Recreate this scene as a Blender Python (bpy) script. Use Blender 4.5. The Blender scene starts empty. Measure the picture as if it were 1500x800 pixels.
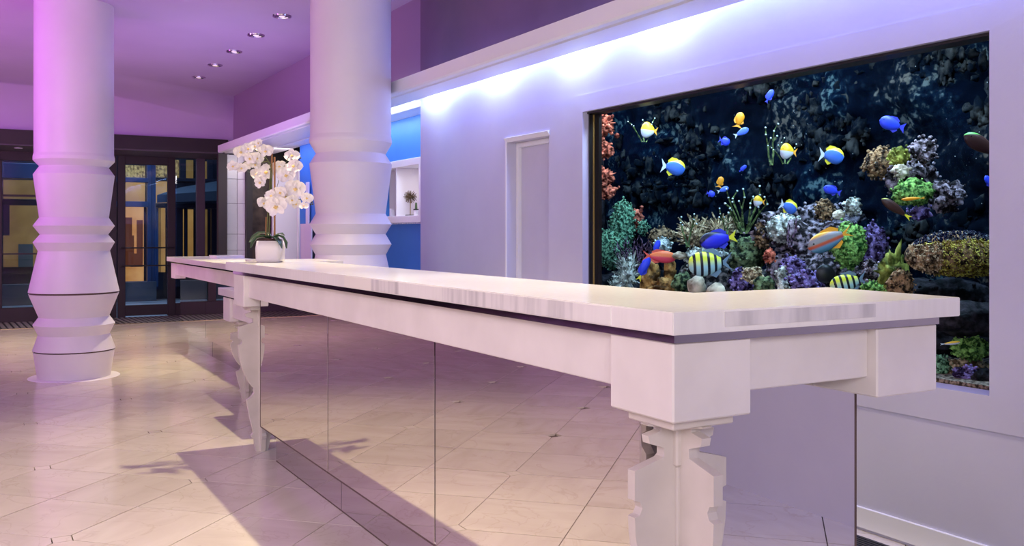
import bpy, bmesh, math, random
from mathutils import Vector, Matrix, noise
random.seed(7)
SC = bpy.context.scene
COL = SC.collection
# ------------------------------------------------------------------ camera
CAM_H = 1.25
YAW = math.radians(29.66)
F = 1373.0
HZ = 342.0
S, Cc = math.sin(YAW), math.cos(YAW)
cam_d = bpy.data.cameras.new('camera')
cam = bpy.data.objects.new('camera', cam_d); COL.objects.link(cam)
cam.location = (0, 0, CAM_H)
cam.rotation_euler = (math.radians(90), 0, -YAW)
cam_d.sensor_fit = 'HORIZONTAL'; cam_d.sensor_width = 36.0
cam_d.lens = 36.0 * F / 1500.0
cam_d.shift_y = (HZ - 400.0) / 1500.0
cam_d.clip_start = 0.05
SC.camera = cam
# ------------------------------------------------------------------ world / exposure
w = bpy.data.worlds.new('world'); SC.world = w; w.use_nodes = True
w.node_tree.nodes['Background'].inputs[0].default_value = (0.05, 0.045, 0.08, 1)
w.node_tree.nodes['Background'].inputs[1].default_value = 0.35
SC.view_settings.view_transform = 'Standard'
SC.view_settings.look = 'None'
SC.view_settings.gamma = 1.0
SC.view_settings.use_curve_mapping = False
SC.view_settings.exposure = 0.02
# ------------------------------------------------------------------ lights
def area(name, loc, target, sx, sy, power, color, spread=180):
    l = bpy.data.lights.new(name, 'AREA'); l.shape = 'RECTANGLE'; l.size = sx; l.size_y = sy
    l.energy = power; l.color = color; l.spread = math.radians(spread)
    o = bpy.data.objects.new(name, l); COL.objects.link(o); o.location = loc
    d = (Vector(target) - Vector(loc)).normalized()
    o.rotation_euler = d.to_track_quat('-Z', 'Y').to_euler()
    return o
def spot(name, loc, target, power, color, ang=120, blend=0.6, r=0.03):
    l = bpy.data.lights.new(name, 'SPOT'); l.energy = power; l.color = color
    l.spot_size = math.radians(ang); l.spot_blend = blend; l.shadow_soft_size = r
    o = bpy.data.objects.new(name, l); COL.objects.link(o); o.location = loc
    d = (Vector(target) - Vector(loc)).normalized()
    o.rotation_euler = d.to_track_quat('-Z', 'Y').to_euler()
    return o
def strip(name, loc, sx, sy, power, color, tilt=0.0, spread=180):
    """downward strip, long side along Y; positive tilt leans it towards +X"""
    o = area(name, loc, (loc[0], loc[1], loc[2] - 1), sx, sy, power, color, spread)
    o.rotation_euler = (0, -math.radians(tilt), 0)
    return o
WARM = (1.0, 0.86, 0.50)
spot('warm_spot', (1.78, 5.5, 3.2), (1.45, 5.3, 0), 300, WARM, 88, 0.8, 0.02)
spot('warm_spot', (1.78, 2.6, 3.2), (1.5, 2.5, 0), 310, (1.0, 0.88, 0.58), 80, 0.8, 0.03)
spot('warm_spot', (2.1, 9.4, 3.2), (1.95, 9.0, 0), 420, WARM, 62, 1.0, 0.05)
area('entrance_fill', (0.6, 11.8, 3.2), (0.6, 11.6, 0), 3.0, 2.2, 62, WARM, 110)  # added broad warm fill for the far floor, no real fixture
area('room_fill', (-2.4, 3.5, 3.1), (-1.6, 4.2, 0), 4.0, 6.0, 290, (1.0, 0.79, 0.90))
area('rear_fill', (-1.2, -2.6, 2.4), (1.5, 3.0, 0.7), 3.0, 1.6, 50, (0.98, 0.90, 0.95), 100)
area('magenta_uplight', (-0.9, 7.2, 2.1), (-0.2, 8.6, 3.3), 0.7, 0.7, 22, (0.85, 0.15, 1.0))
area('magenta_uplight', (-2.6, 9.5, 1.8), (-1.5, 11.0, 3.3), 1.0, 1.0, 100, (0.85, 0.16, 1.0))
area('violet_uplight', (2.0, 9.9, 2.0), (2.0, 10.4, 3.3), 1.6, 3.2, 14, (0.45, 0.30, 1.0))
COVE = (0.20, 0.27, 1.0)
strip('cove_strip', (3.168, 3.2, 2.47), 0.07, 7.9, 52, COVE, 8)
for yy, pw in ((6.9, 3.4), (5.85, 2.2), (4.85, 2.8), (4.0, 2.0)):
    strip('cove_lamp', (3.168, yy, 2.46), 0.05, 0.35, pw, (0.6, 0.8, 1.0), 20)
strip('alcove_strip', (3.32, 8.2, 2.325), 0.06, 1.6, 7, (0.5, 0.68, 1.0), 12)
strip('alcove_strip', (3.2, 10.6, 2.325), 0.06, 2.2, 9, (0.3, 0.5, 1.0), 12)
area('partition_fill', (3.35, 11.7, 2.25), (3.4, 12.9, 1.0), 0.5, 0.2, 9, (1.0, 0.93, 0.96))  # added lamp without a fixture, brightens the white partition
strip('tank_lamp', (3.66, 3.9, 2.44), 0.30, 4.4, 120, (0.88, 0.95, 1.0))
area('street_light', (2.0, 17.3, 4.6), (1.0, 17.0, 0), 4.0, 1.5, 230, (0.5, 0.68, 1.0))

# ------------------------------------------------------------------ projection helpers (photo pixel -> point on a real plane)
def on_x(px, y, X):
    t = (px - 750.0) / F
    Y = X * (Cc - S * t) / (S + Cc * t)
    d = S * X + Cc * Y
    return Vector((X, Y, CAM_H - (y - HZ) / F * d))
def on_y(px, y, Y):
    t = (px - 750.0) / F
    X = Y * (S + Cc * t) / (Cc - S * t)
    d = S * X + Cc * Y
    return Vector((X, Y, CAM_H - (y - HZ) / F * d))
def at_d(px, y, d):
    r = (px - 750.0) / F * d
    return Vector((S * d + Cc * r, Cc * d - S * r, CAM_H - (y - HZ) / F * d))
# ------------------------------------------------------------------ mesh helpers
def build(name, bm, mat, parent=None, smooth=False, mats=None):
    me = bpy.data.meshes.new(name)
    bm.normal_update(); bm.to_mesh(me); bm.free()
    if smooth:
        for p in me.polygons: p.use_smooth = True
    for m in (mats or [mat]): me.materials.append(m)
    o = bpy.data.objects.new(name, me); COL.objects.link(o)
    if parent is not None:
        o.parent = parent
        o.matrix_parent_inverse = Matrix.Identity(4)
        if parent.parent: off = parent.location + parent.parent.location
        else: off = parent.location
        if off.length > 0: me.transform(Matrix.Translation(-off))
    return o
def tag(o, label=None, cat=None, group=None, kind=None):
    if label: o['label'] = label
    if cat: o['category'] = cat
    if group: o['group'] = group
    if kind: o['kind'] = kind
    return o
def empty(name, loc, label=None, cat=None, group=None, kind=None):
    o = bpy.data.objects.new(name, None); COL.objects.link(o); o.location = loc
    o.empty_display_size = 0.05
    return tag(o, label, cat, group, kind)
def BM(): return bmesh.new()
def box(bm, x0, x1, y0, y1, z0, z1, bev=0.0, mi=0):
    r = bmesh.ops.create_cube(bm, size=1.0)
    vs = r['verts']
    for v in vs:
        v.co = Vector(((x0 + x1) / 2 + v.co.x * (x1 - x0), (y0 + y1) / 2 + v.co.y * (y1 - y0), (z0 + z1) / 2 + v.co.z * (z1 - z0)))
    fs = set(f for v in vs for f in v.link_faces)
    if bev > 0:
        es = list(set(e for v in vs for e in v.link_edges))
        rr = bmesh.ops.bevel(bm, geom=es, offset=bev, segments=1, affect='EDGES', profile=0.5)
    if mi:
        for f in fs:
            if f.is_valid: f.material_index = mi
    return bm
def bx(*a, **k): return box(BM(), *a, **k)
def tube(bm, pts, rad, seg=8, cap=True):
    pts = [Vector(p) for p in pts]
    n = len(pts)
    rads = rad if isinstance(rad, (list, tuple)) else [rad] * n
    rings = []
    up = Vector((0, 0, 1))
    for i, p in enumerate(pts):
        a = pts[max(i - 1, 0)]; b = pts[min(i + 1, n - 1)]
        t = (b - a).normalized()
        ref = up if abs(t.dot(up)) < 0.9 else Vector((1, 0, 0))
        u = t.cross(ref).normalized(); v = t.cross(u).normalized()
        rings.append([bm.verts.new(p + (u * math.cos(2 * math.pi * k / seg) + v * math.sin(2 * math.pi * k / seg)) * rads[i]) for k in range(seg)])
    for i in range(n - 1):
        for k in range(seg):
            bm.faces.new((rings[i][k], rings[i][(k + 1) % seg], rings[i + 1][(k + 1) % seg], rings[i + 1][k]))
    if cap:
        bm.faces.new(rings[0]); bm.faces.new(list(reversed(rings[-1])))
    return bm
def lathe(bm, prof, cx, cy, seg=64, mi=0, sharp=True):
    rings = []
    for (r, z) in prof:
        rings.append([bm.verts.new((cx + r * math.cos(2 * math.pi * k / seg), cy + r * math.sin(2 * math.pi * k / seg), z)) for k in range(seg)])
    for i in range(len(prof) - 1):
        for k in range(seg):
            f = bm.faces.new((rings[i][k], rings[i][(k + 1) % seg], rings[i + 1][(k + 1) % seg], rings[i + 1][k])); f.smooth = True; f.material_index = mi
    bm.faces.new(list(reversed(rings[0]))).material_index = mi; bm.faces.new(rings[-1]).material_index = mi
    bmesh.ops.recalc_face_normals(bm, faces=bm.faces)
    if sharp:
        for e in bm.edges:
            if abs(e.verts[0].co.z - e.verts[1].co.z) < 1e-6: e.smooth = False
    return bm
def prism(bm, pts2, axis, a0, a1):
    """extrude a closed 2-D outline (p,z) along axis 'x' or 'y' from a0 to a1"""
    def P(p, a): return (a, p[0], p[1]) if axis == 'x' else (p[0], a, p[1])
    A = [bm.verts.new(P(p, a0)) for p in pts2]; B = [bm.verts.new(P(p, a1)) for p in pts2]
    n = len(pts2)
    fa = bm.faces.new(A); fb = bm.faces.new(list(reversed(B)))
    for i in range(n): bm.faces.new((A[i], B[i], B[(i + 1) % n], A[(i + 1) % n]))
    bm.normal_update()
    bmesh.ops.triangulate(bm, faces=[fa, fb])
    bmesh.ops.recalc_face_normals(bm, faces=bm.faces)
    return bm
def blob(bm, c, r, sub=2, amp=0.15, freq=2.0, seed=0.0, mi=0):
    rr = bmesh.ops.create_icosphere(bm, subdivisions=sub, radius=1.0)
    rx, ry, rz = (r, r, r) if not isinstance(r, (tuple, list)) else r
    for v in rr['verts']:
        n = v.co.normalized()
        k = 1 + amp * noise.fractal(n * freq + Vector((seed, seed * 1.7, -seed)), 1.0, 2.0, 3)
        v.co = Vector(c) + Vector((n.x * rx, n.y * ry, n.z * rz)) * k
        for f in v.link_faces: f.smooth = True; f.material_index = mi
    return bm
# ------------------------------------------------------------------ materials
def mat(name, col, rough=0.5, metal=0.0, spec=0.5, emit=None, es=0.0, coat=0.0, alpha=None):
    m = bpy.data.materials.new(name); m.use_nodes = True
    b = m.node_tree.nodes['Principled BSDF']
    b.inputs['Base Color'].default_value = (*col, 1)
    b.inputs['Roughness'].default_value = rough
    b.inputs['Metallic'].default_value = metal
    b.inputs['Specular IOR Level'].default_value = spec
    if coat: b.inputs['Coat Weight'].default_value = coat; b.inputs['Coat Roughness'].default_value = 0.05
    if emit: b.inputs['Emission Color'].default_value = (*emit, 1); b.inputs['Emission Strength'].default_value = es
    return m
def nd(m, t, **k):
    n = m.node_tree.nodes.new(t)
    for a, v in k.items(): setattr(n, a, v)
    return n
def lk(m, a, b): m.node_tree.links.new(a, b)
def noisy(name, c1, c2, scale=4.0, rough=0.5, stretch=(1, 1, 1), bump=0.0, detail=5.0, lo=0.35, hi=0.65, bscale=None, **kw):
    m = mat(name, c1, rough, **kw); b = m.node_tree.nodes['Principled BSDF']
    tc = nd(m, 'ShaderNodeTexCoord'); mp = nd(m, 'ShaderNodeMapping'); mp.inputs['Scale'].default_value = stretch
    lk(m, tc.outputs['Object'], mp.inputs[0])
    n = nd(m, 'ShaderNodeTexNoise'); n.inputs['Scale'].default_value = scale; n.inputs['Detail'].default_value = detail
    lk(m, mp.outputs[0], n.inputs['Vector'])
    r = nd(m, 'ShaderNodeValToRGB'); r.color_ramp.elements[0].position = lo; r.color_ramp.elements[1].position = hi
    r.color_ramp.elements[0].color = (*c1, 1); r.color_ramp.elements[1].color = (*c2, 1)
    lk(m, n.outputs['Fac'], r.inputs[0]); lk(m, r.outputs[0], b.inputs['Base Color'])
    if bump:
        bp = nd(m, 'ShaderNodeBump'); bp.inputs['Strength'].default_value = bump; bp.inputs['Distance'].default_value = 0.01
        n2 = nd(m, 'ShaderNodeTexNoise'); n2.inputs['Scale'].default_value = bscale or scale * 3
        lk(m, mp.outputs[0], n2.inputs['Vector']); lk(m, n2.outputs['Fac'], bp.inputs['Height']); lk(m, bp.outputs[0], b.inputs['Normal'])
    return m
M = {}
M['wall'] = noisy('wall_paint', (0.58, 0.57, 0.70), (0.61, 0.60, 0.73), 3.0, 0.38, bump=0.04, bscale=60)
M['trim'] = mat('white_trim', (0.84, 0.84, 0.87), 0.35)
M['ceil'] = noisy('ceiling_paint', (0.48, 0.38, 0.58), (0.52, 0.41, 0.62), 1.2, 0.6)
M['blue'] = noisy('blue_paint', (0.05, 0.22, 0.62), (0.06, 0.25, 0.68), 2.0, 0.5)
M['column'] = noisy('column_paint', (0.74, 0.70, 0.75), (0.78, 0.74, 0.79), 2.0, 0.42, bump=0.03, bscale=30)
M['joint'] = mat('dark_joint', (0.12, 0.08, 0.07), 0.8)
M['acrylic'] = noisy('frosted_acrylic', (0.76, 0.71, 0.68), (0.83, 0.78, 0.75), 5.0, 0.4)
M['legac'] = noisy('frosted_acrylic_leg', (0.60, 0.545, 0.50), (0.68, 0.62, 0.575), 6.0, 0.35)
M['black'] = mat('black', (0.012, 0.011, 0.012), 0.4)
M['frame'] = noisy('dark_bronze_frame', (0.022, 0.017, 0.015), (0.028, 0.021, 0.018), 3, 0.55)
M['mull'] = mat('taupe_mullion', (0.075, 0.06, 0.07), 0.5)
def mirror_mat(name, col, rough):
    return mat(name, col, rough, metal=1.0)
M['mirror'] = mirror_mat('mirror', (0.80, 0.77, 0.74), 0.012)
M['mirror_kick'] = mirror_mat('mirror_kick', (0.66, 0.64, 0.64), 0.02)
M['steel'] = mirror_mat('polished_strip', (0.55, 0.52, 0.52), 0.06)
M['chrome'] = mirror_mat('chrome', (0.8, 0.8, 0.8), 0.15)
def slab_mat():
    m = mat('acrylic_slab', (0.86, 0.83, 0.79), 0.17, spec=0.35); b = m.node_tree.nodes['Principled BSDF']
    tc = nd(m, 'ShaderNodeTexCoord')
    n = nd(m, 'ShaderNodeTexNoise'); n.inputs['Scale'].default_value = 1.6; n.inputs['Detail'].default_value = 1
    mp = nd(m, 'ShaderNodeMapping'); mp.inputs['Scale'].default_value = (1, 1, 0.1)
    lk(m, tc.outputs['Object'], mp.inputs[0]); lk(m, mp.outputs[0], n.inputs['Vector'])
    n2 = nd(m, 'ShaderNodeTexNoise'); n2.inputs['Scale'].default_value = 30; n2.inputs['Detail'].default_value = 4
    mp2 = nd(m, 'ShaderNodeMapping'); mp2.inputs['Scale'].default_value = (2, 2, 0.15); lk(m, tc.outputs['Object'], mp2.inputs[0]); lk(m, mp2.outputs[0], n2.inputs['Vector'])
    r = nd(m, 'ShaderNodeValToRGB'); r.color_ramp.elements[0].position = 0.3; r.color_ramp.elements[1].position = 0.7
    r.color_ramp.elements[0].color = (0.80, 0.77, 0.73, 1); r.color_ramp.elements[1].color = (0.92, 0.90, 0.86, 1)
    mx = nd(m, 'ShaderNodeMath', operation='MULTIPLY'); mx.inputs[1].default_value = 0.35; lk(m, n2.outputs['Fac'], mx.inputs[0])
    ad = nd(m, 'ShaderNodeMath', operation='ADD'); lk(m, n.outputs['Fac'], ad.inputs[0]); lk(m, mx.outputs[0], ad.inputs[1])
    sb = nd(m, 'ShaderNodeMath', operation='SUBTRACT'); sb.inputs[1].default_value = 0.17; lk(m, ad.outputs[0], sb.inputs[0])
    lk(m, sb.outputs[0], r.inputs[0]); lk(m, r.outputs[0], b.inputs['Base Color'])
    return m
M['slab'] = slab_mat()
M['slab_patch'] = noisy('clear_acrylic_edge', (0.55, 0.53, 0.52), (0.80, 0.77, 0.74), 22, 0.2, stretch=(1, 1.5, 0.12), lo=0.3, hi=0.6)
M['slab_hot'] = mat('milky_acrylic_edge', (0.90, 0.86, 0.78), 0.2)
def marble(name, base, vein, dirt):
    m = mat(name, base, 0.14); b = m.node_tree.nodes['Principled BSDF']
    b.inputs['Specular IOR Level'].default_value = 0.55
    tc = nd(m, 'ShaderNodeTexCoord'); oi = nd(m, 'ShaderNodeObjectInfo')
    sc = nd(m, 'ShaderNodeVectorMath', operation='SCALE'); sc.inputs['Scale'].default_value = 37.0
    cb = nd(m, 'ShaderNodeCombineXYZ'); lk(m, oi.outputs['Random'], cb.inputs[0]); lk(m, oi.outputs['Random'], cb.inputs[1]); lk(m, cb.outputs[0], sc.inputs[0])
    ad = nd(m, 'ShaderNodeVectorMath', operation='ADD'); lk(m, tc.outputs['Object'], ad.inputs[0]); lk(m, sc.outputs[0], ad.inputs[1])
    mp = nd(m, 'ShaderNodeMapping'); mp.inputs['Scale'].default_value = (3.2, 1.0, 1); mp.inputs['Rotation'].default_value = (0, 0, 0.7); lk(m, ad.outputs[0], mp.inputs[0])
    n = nd(m, 'ShaderNodeTexNoise'); n.inputs['Scale'].default_value = 2.2; n.inputs['Detail'].default_value = 7; n.inputs['Distortion'].default_value = 0.6
    lk(m, mp.outputs[0], n.inputs['Vector'])
    r = nd(m, 'ShaderNodeValToRGB'); cr = r.color_ramp
    cr.elements[0].position = 0.30; cr.elements[0].color = (*dirt, 1); cr.elements[1].position = 0.62; cr.elements[1].color = (*base, 1)
    lk(m, n.outputs['Fac'], r.inputs[0])
    n2 = nd(m, 'ShaderNodeTexNoise'); n2.inputs['Scale'].default_value = 2.6; n2.inputs['Detail'].default_value = 6; n2.inputs['Distortion'].default_value = 1.2
    lk(m, ad.outputs[0], n2.inputs['Vector'])
    s1 = nd(m, 'ShaderNodeMath', operation='SUBTRACT'); s1.inputs[1].default_value = 0.5; lk(m, n2.outputs['Fac'], s1.inputs[0])
    s2 = nd(m, 'ShaderNodeMath', operation='ABSOLUTE'); lk(m, s1.outputs[0], s2.inputs[0])
    r2 = nd(m, 'ShaderNodeValToRGB'); r2.color_ramp.elements[0].position = 0.0; r2.color_ramp.elements[0].color = (0.30, 0.30, 0.30, 1); r2.color_ramp.elements[1].position = 0.012; r2.color_ramp.elements[1].color = (0, 0, 0, 1)
    lk(m, s2.outputs[0], r2.inputs[0])
    mx = nd(m, 'ShaderNodeMixRGB'); lk(m, r2.outputs[0], mx.inputs[0]); lk(m, r.outputs[0], mx.inputs[1]); mx.inputs[2].default_value = (*vein, 1)
    # per-tile brightness
    mr = nd(m, 'ShaderNodeMapRange'); mr.inputs[3].default_value = 0.92; mr.inputs[4].default_value = 1.04; lk(m, oi.outputs['Random'], mr.inputs[0])
    hs = nd(m, 'ShaderNodeHueSaturation'); lk(m, mr.outputs[0], hs.inputs['Value']); lk(m, mx.outputs[0], hs.inputs['Color'])
    lk(m, hs.outputs[0], b.inputs['Base Color'])
    return m
M['marble'] = marble('cream_marble', (0.72, 0.655, 0.57), (0.48, 0.38, 0.28), (0.64, 0.57, 0.485))
M['grout'] = mat('grout', (0.10, 0.075, 0.06), 0.9)
def glass_mat(name, tint, ior=1.45, gl=1.0):
    m = bpy.data.materials.new(name); m.use_nodes = True; nt = m.node_tree; nt.nodes.clear()
    out = nd(m, 'ShaderNodeOutputMaterial'); mix = nd(m, 'ShaderNodeMixShader'); fr = nd(m, 'ShaderNodeFresnel'); fr.inputs[0].default_value = ior
    tr = nd(m, 'ShaderNodeBsdfTransparent'); tr.inputs[0].default_value = (*tint, 1)
    g = nd(m, 'ShaderNodeBsdfGlossy'); g.inputs['Roughness'].default_value = 0.01; g.inputs[0].default_value = (gl, gl, gl, 1)
    lk(m, fr.outputs[0], mix.inputs[0]); lk(m, tr.outputs[0], mix.inputs[1]); lk(m, g.outputs[0], mix.inputs[2]); lk(m, mix.outputs[0], out.inputs[0])
    return m
M['glass'] = glass_mat('door_glass', (0.80, 0.84, 0.86), 1.35)
M['tank_glass'] = glass_mat('tank_glass', (0.97, 0.985, 1.0), 1.06, 0.4)

# ------------------------------------------------------------------ room shell
XW = 3.235      # aquarium wall plane
CZ = 3.25       # ceiling
# floor
fl = build('floor', bx(-6.0, 4.6, -3.2, 15.05, -0.10, -0.012), M['grout']); tag(fl, 'polished cream marble floor laid diagonally with small square insets', kind='structure')
P = 0.4735; U0 = -2.787; V0 = 4.155; CUT = 0.052; G = 0.0024
def uv2xy(u, v): return ((u + v) / math.sqrt(2), (v - u) / math.sqrt(2))
def tile_bm(cx=0, cy=0, rot=None, bm=None):
    h = P / 2 - G
    pts = [(-h + CUT, -h), (h, -h), (h, h), (-h, h), (-h, -h + CUT)]
    if bm is None: bm = BM()
    top = []; bot = []
    for (x, y) in pts:
        if rot is not None:
            c, s = math.cos(rot), math.sin(rot); x, y = x * c - y * s, x * s + y * c
        top.append(bm.verts.new((cx + x, cy + y, 0))); bot.append(bm.verts.new((cx + x, cy + y, -0.012)))
    bm.faces.new(top)
    for i in range(5): bm.faces.new((top[i], bot[i], bot[(i + 1) % 5], top[(i + 1) % 5]))
    return bm
tile_me = bpy.data.meshes.new('tile'); b_ = tile_bm(); bmesh.ops.recalc_face_normals(b_, faces=b_.faces)
for f in b_.faces:
    pass
b_.to_mesh(tile_me); b_.free(); tile_me.materials.append(M['marble'])
cells = []; insets = []
for i in range(-40, 40):
    for j in range(-40, 60):
        u = U0 + (i + 0.5) * P; v = V0 + (j + 0.5) * P
        x, y = uv2xy(u, v)
        if i % 2 == 0 and j % 2 == 0:
            xi, yi = uv2xy(U0 + i * P, V0 + j * P)
            if -4.2 < xi < 3.15 and -2.5 < yi < 13.8: insets.append((xi, yi))
        if not (-4.4 < x < 3.2 + 0.3 and -2.8 < y < 13.95): continue
        # which corner is the inset one (even,even)?
        cu = 0 if i % 2 == 0 else 1; cv = 0 if j % 2 == 0 else 1
        k = {(0, 0): 0, (1, 0): 1, (1, 1): 2, (0, 1): 3}[(cu, cv)]
        cells.append((x, y, k))
def vis(x, y):
    d = S * x + Cc * y; r = Cc * x - S * y
    if d < 2.0: return 1e6 + abs(d) + abs(r)
    px = 750 + F * r / d; py = HZ + F * CAM_H / d
    if -60 < px < 1560 and py < 850: return d
    return 1e3 + d
cells.sort(key=lambda c: vis(c[0], c[1]))
stuff = BM()
for n_, (x, y, k) in enumerate(cells):
    rot = -math.pi / 4 + k * math.pi / 2
    inside = x < XW - 0.02 + 0.34 and y < 13.6
    if n_ < 290 and x < XW - 0.36:
        o = bpy.data.objects.new('tile', tile_me); COL.objects.link(o); o.parent = fl
        o.location = (x, y, 0); o.rotation_euler = (0, 0, rot)
    else:
        tile_bm(x, y, rot, stuff)
o = build('floor_tiles', stuff, M['marble'], fl); tag(o, kind='stuff')
ins_me = bpy.data.meshes.new('inset_tile'); bb = bx(-0.0355, 0.0355, -0.0355, 0.0355, -0.012, 0.0); bb.to_mesh(ins_me); bb.free(); ins_me.materials.append(M['marble'])
for (x, y) in insets:
    if vis(x, y) > 1e2: continue
    o = bpy.data.objects.new('inset_tile', ins_me); COL.objects.link(o); o.parent = fl; o.location = (x, y, 0)

# ceiling: flat field, then a vault lowering to the entrance wall
bm = BM()
def E1(X): return min(13.9, 12.6 + (X - 1.445) * 0.706) if X < 3.3 else 13.9
def E2(X):
    pts = [(-6, 3.2), (-1, 3.22), (0.3, 3.20), (1.0, 3.17), (1.6, 3.13), (2.4, 3.0), (2.9, 2.9), (3.15, 2.85), (3.3, 2.62), (4.6, 2.62)]
    for a, b in zip(pts, pts[1:]):
        if a[0] <= X <= b[0]: return a[1] + (b[1] - a[1]) * (X - a[0]) / (b[0] - a[0])
    return 3.2
xs = [-6 + i * 0.1 for i in range(96)]
rows = []
NS = 10
for X in xs:
    e1 = max(10.6, E1(X)) if X < 1.0 else E1(X)
    col_ = [Vector((X, -3.2, CZ)), Vector((X, e1, CZ))]
    for k in range(1, NS + 1):
        t = k / NS; y = e1 + (13.92 - e1) * t; z = CZ - 0.03 * min(1, t * 5) + (E2(X) - CZ + 0.03) * t
        col_.append(Vector((X, max(y, e1 + 0.002 * k), z)))
    col_.append(Vector((X, 13.95, 2.60)))
    rows.append([bm.verts.new(p) for p in col_])
for a, b in zip(rows, rows[1:]):
    for k in range(len(a) - 1):
        f = bm.faces.new((a[k], a[k + 1], b[k + 1], b[k])); f.smooth = k > 0
bm2 = bm
o = build('ceiling', bm2, M['ceil']); tag(o, 'lilac painted ceiling vaulting down to the entrance wall', kind='structure')
# far side walls closing the room
o = build('wall_left', bx(-6.1, -6.0, -3.2, 15.05, -0.1, 3.3), M['wall']); tag(o, 'pale painted wall far left', kind='structure')
o = build('wall_rear', bx(-6.1, 4.6, -3.3, -3.2, -0.1, 3.3), M['wall']); tag(o, 'pale painted wall behind the viewpoint', kind='structure')

# ---- right wall with aquarium opening and door niche
AQ_Y0, AQ_Y1, AQ_Z0, AQ_Z1 = 2.12, 4.782, 0.654, 1.995
DR_Y0, DR_Y1, DR_Z1 = 5.194, 5.748, 1.89
bm = BM()
T = 0.10
ZU = 2.46
def wbox(y0, y1, z0, z1): box(bm, XW, XW + T, y0, y1, z0, min(z1, ZU))
wbox(-3.2, AQ_Y0, 0, CZ); wbox(AQ_Y0, AQ_Y1, 0, AQ_Z0); wbox(AQ_Y0, AQ_Y1, AQ_Z1, CZ)
wbox(AQ_Y1, DR_Y0, 0, CZ); wbox(DR_Y0, DR_Y1, DR_Z1, CZ)
box(bm, XW, 3.52, DR_Y1, 7.236, 0, ZU)
wall_r = build('wall_right', bm, M['wall']); tag(wall_r, 'pale lilac wall holding the aquarium', kind='structure')
M['plum'] = noisy('plum_shade', (0.17, 0.11, 0.19), (0.20, 0.13, 0.22), 2, 0.6)  # shade above the light shelf, put into the wall colour as plum
o = build('wall_right_upper', bx(XW, 3.52, -3.2, 7.24, ZU, CZ), M['plum']); tag(o, 'upper wall above the light shelf, its shade put into the plum colour', kind='structure')
# aquarium mitred surround, slightly proud of the wall
fw, fp = 0.118, 0.014
bm = BM()
def mitre(pts_out, pts_in):
    xo = XW; x1 = XW - fp
    vo = [bm.verts.new((xo - 0.001, p[0], p[1])) for p in pts_out]; 
    vo2 = [bm.verts.new((x1 + 0.004, p[0] , p[1])) for p in pts_out]
    vi = [bm.verts.new((x1, p[0], p[1])) for p in pts_in]; vi2 = [bm.verts.new((xo + 0.0, p[0], p[1])) for p in pts_in]
    n = 4
    for i in range(4):
        j = (i + 1) % 4
        bm.faces.new((vo[i], vo[j], vo2[j], vo2[i])); bm.faces.new((vo2[i], vo2[j], vi[j], vi[i])); bm.faces.new((vi[i], vi[j], vi2[j], vi2[i]))
mitre([(AQ_Y0 - 0.36, AQ_Z0 - 0.13), (AQ_Y1 + 0.106, AQ_Z0 - 0.13), (AQ_Y1 + 0.106, AQ_Z1 + 0.106), (AQ_Y0 - 0.36, AQ_Z1 + 0.106)],
      [(AQ_Y0, AQ_Z0), (AQ_Y1, AQ_Z0), (AQ_Y1, AQ_Z1), (AQ_Y0, AQ_Z1)])
bmesh.ops.recalc_face_normals(bm, faces=bm.faces)
o = build('trim_1', bm, M['trim']); tag(o, 'mitred white surround framing the aquarium opening', kind='structure')
o.data.materials[0] = M['wall']
# baseboard
o = build('baseboard_right', bx(XW - 0.012, XW, 2.0, 5.1, 0.012, 0.10, 0.003), M['trim']); tag(o, 'white baseboard under the aquarium wall', kind='structure')
# door niche
dr = build('door_1', bx(XW + T, XW + T + 0.04, DR_Y0 - 0.2, DR_Y1 + 0.0, 0.0, DR_Z1 + 0.1), M['wall']); tag(dr, 'narrow white flush door set back in the lilac wall', kind='structure')
bm = BM(); box(bm, XW + T - 0.03, XW + T, DR_Y1 - 0.03, DR_Y1 - 0.001, 0, DR_Z1 - 0.001, 0.002); box(bm, XW + T - 0.03, XW + T, DR_Y0 + 0.001, DR_Y1 - 0.03, DR_Z1 - 0.035, DR_Z1 - 0.001, 0.002)
build('door_stop', bm, M['trim'], dr)
bm = BM()
prism(bm, [(XW, DR_Z1), (XW - 0.02, DR_Z1 + 0.028), (XW, DR_Z1 + 0.034)], 'y', DR_Y0 - 0.012, DR_Y1 + 0.02)
prism(bm, [(XW, DR_Z1), (XW - 0.004, DR_Z1 + 0.02), (XW, DR_Z1 + 0.034)], 'y', DR_Y0 - 0.012, DR_Y1 + 0.02)
box(bm, XW - 0.008, XW, DR_Y1, DR_Y1 + 0.02, 0, DR_Z1 + 0.02, 0.002)
o = build('trim_2', bm, M['trim']); tag(o, 'bevelled lip over the narrow door niche', kind='structure')

# ---- soffit (light shelf)
SX0, SX1, SZ0, SZ1 = 2.806, 3.10, 2.335, 2.433
bm = BM()
prism(bm, [(SX0, SZ0 + 0.012), (SX0 + 0.012, SZ0), (SX0 + 0.055, SZ0), (SX0 + 0.06, SZ0 + 0.012), (SX0 + 0.085, SZ0 + 0.012), (SX0 + 0.09, SZ0), (SX1, SZ0), (SX1, SZ1), (SX0, SZ1)], 'y', -3.2, 12.94)
box(bm, SX1, 3.235, 8.05, 12.94, SZ0, SZ1); box(bm, 3.28, 3.5, 7.24, 12.94, SZ0, SZ1)
o = build('trim_3', bm, M['trim']); tag(o, 'lilac light shelf running along the wall below the ceiling', kind='structure')
# bulkhead over the alcove
o = build('wall_bulkhead', bx(3.235, 3.52, 7.24, 13.9, SZ1 + 0.001, CZ), mat('mauve_shade', (0.34, 0.25, 0.37), 0.6)); tag(o, 'upper wall above the light shelf over the blue alcove', kind='structure')  # mauve mid-tone puts the fading shade of the upper wall into colour
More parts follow.
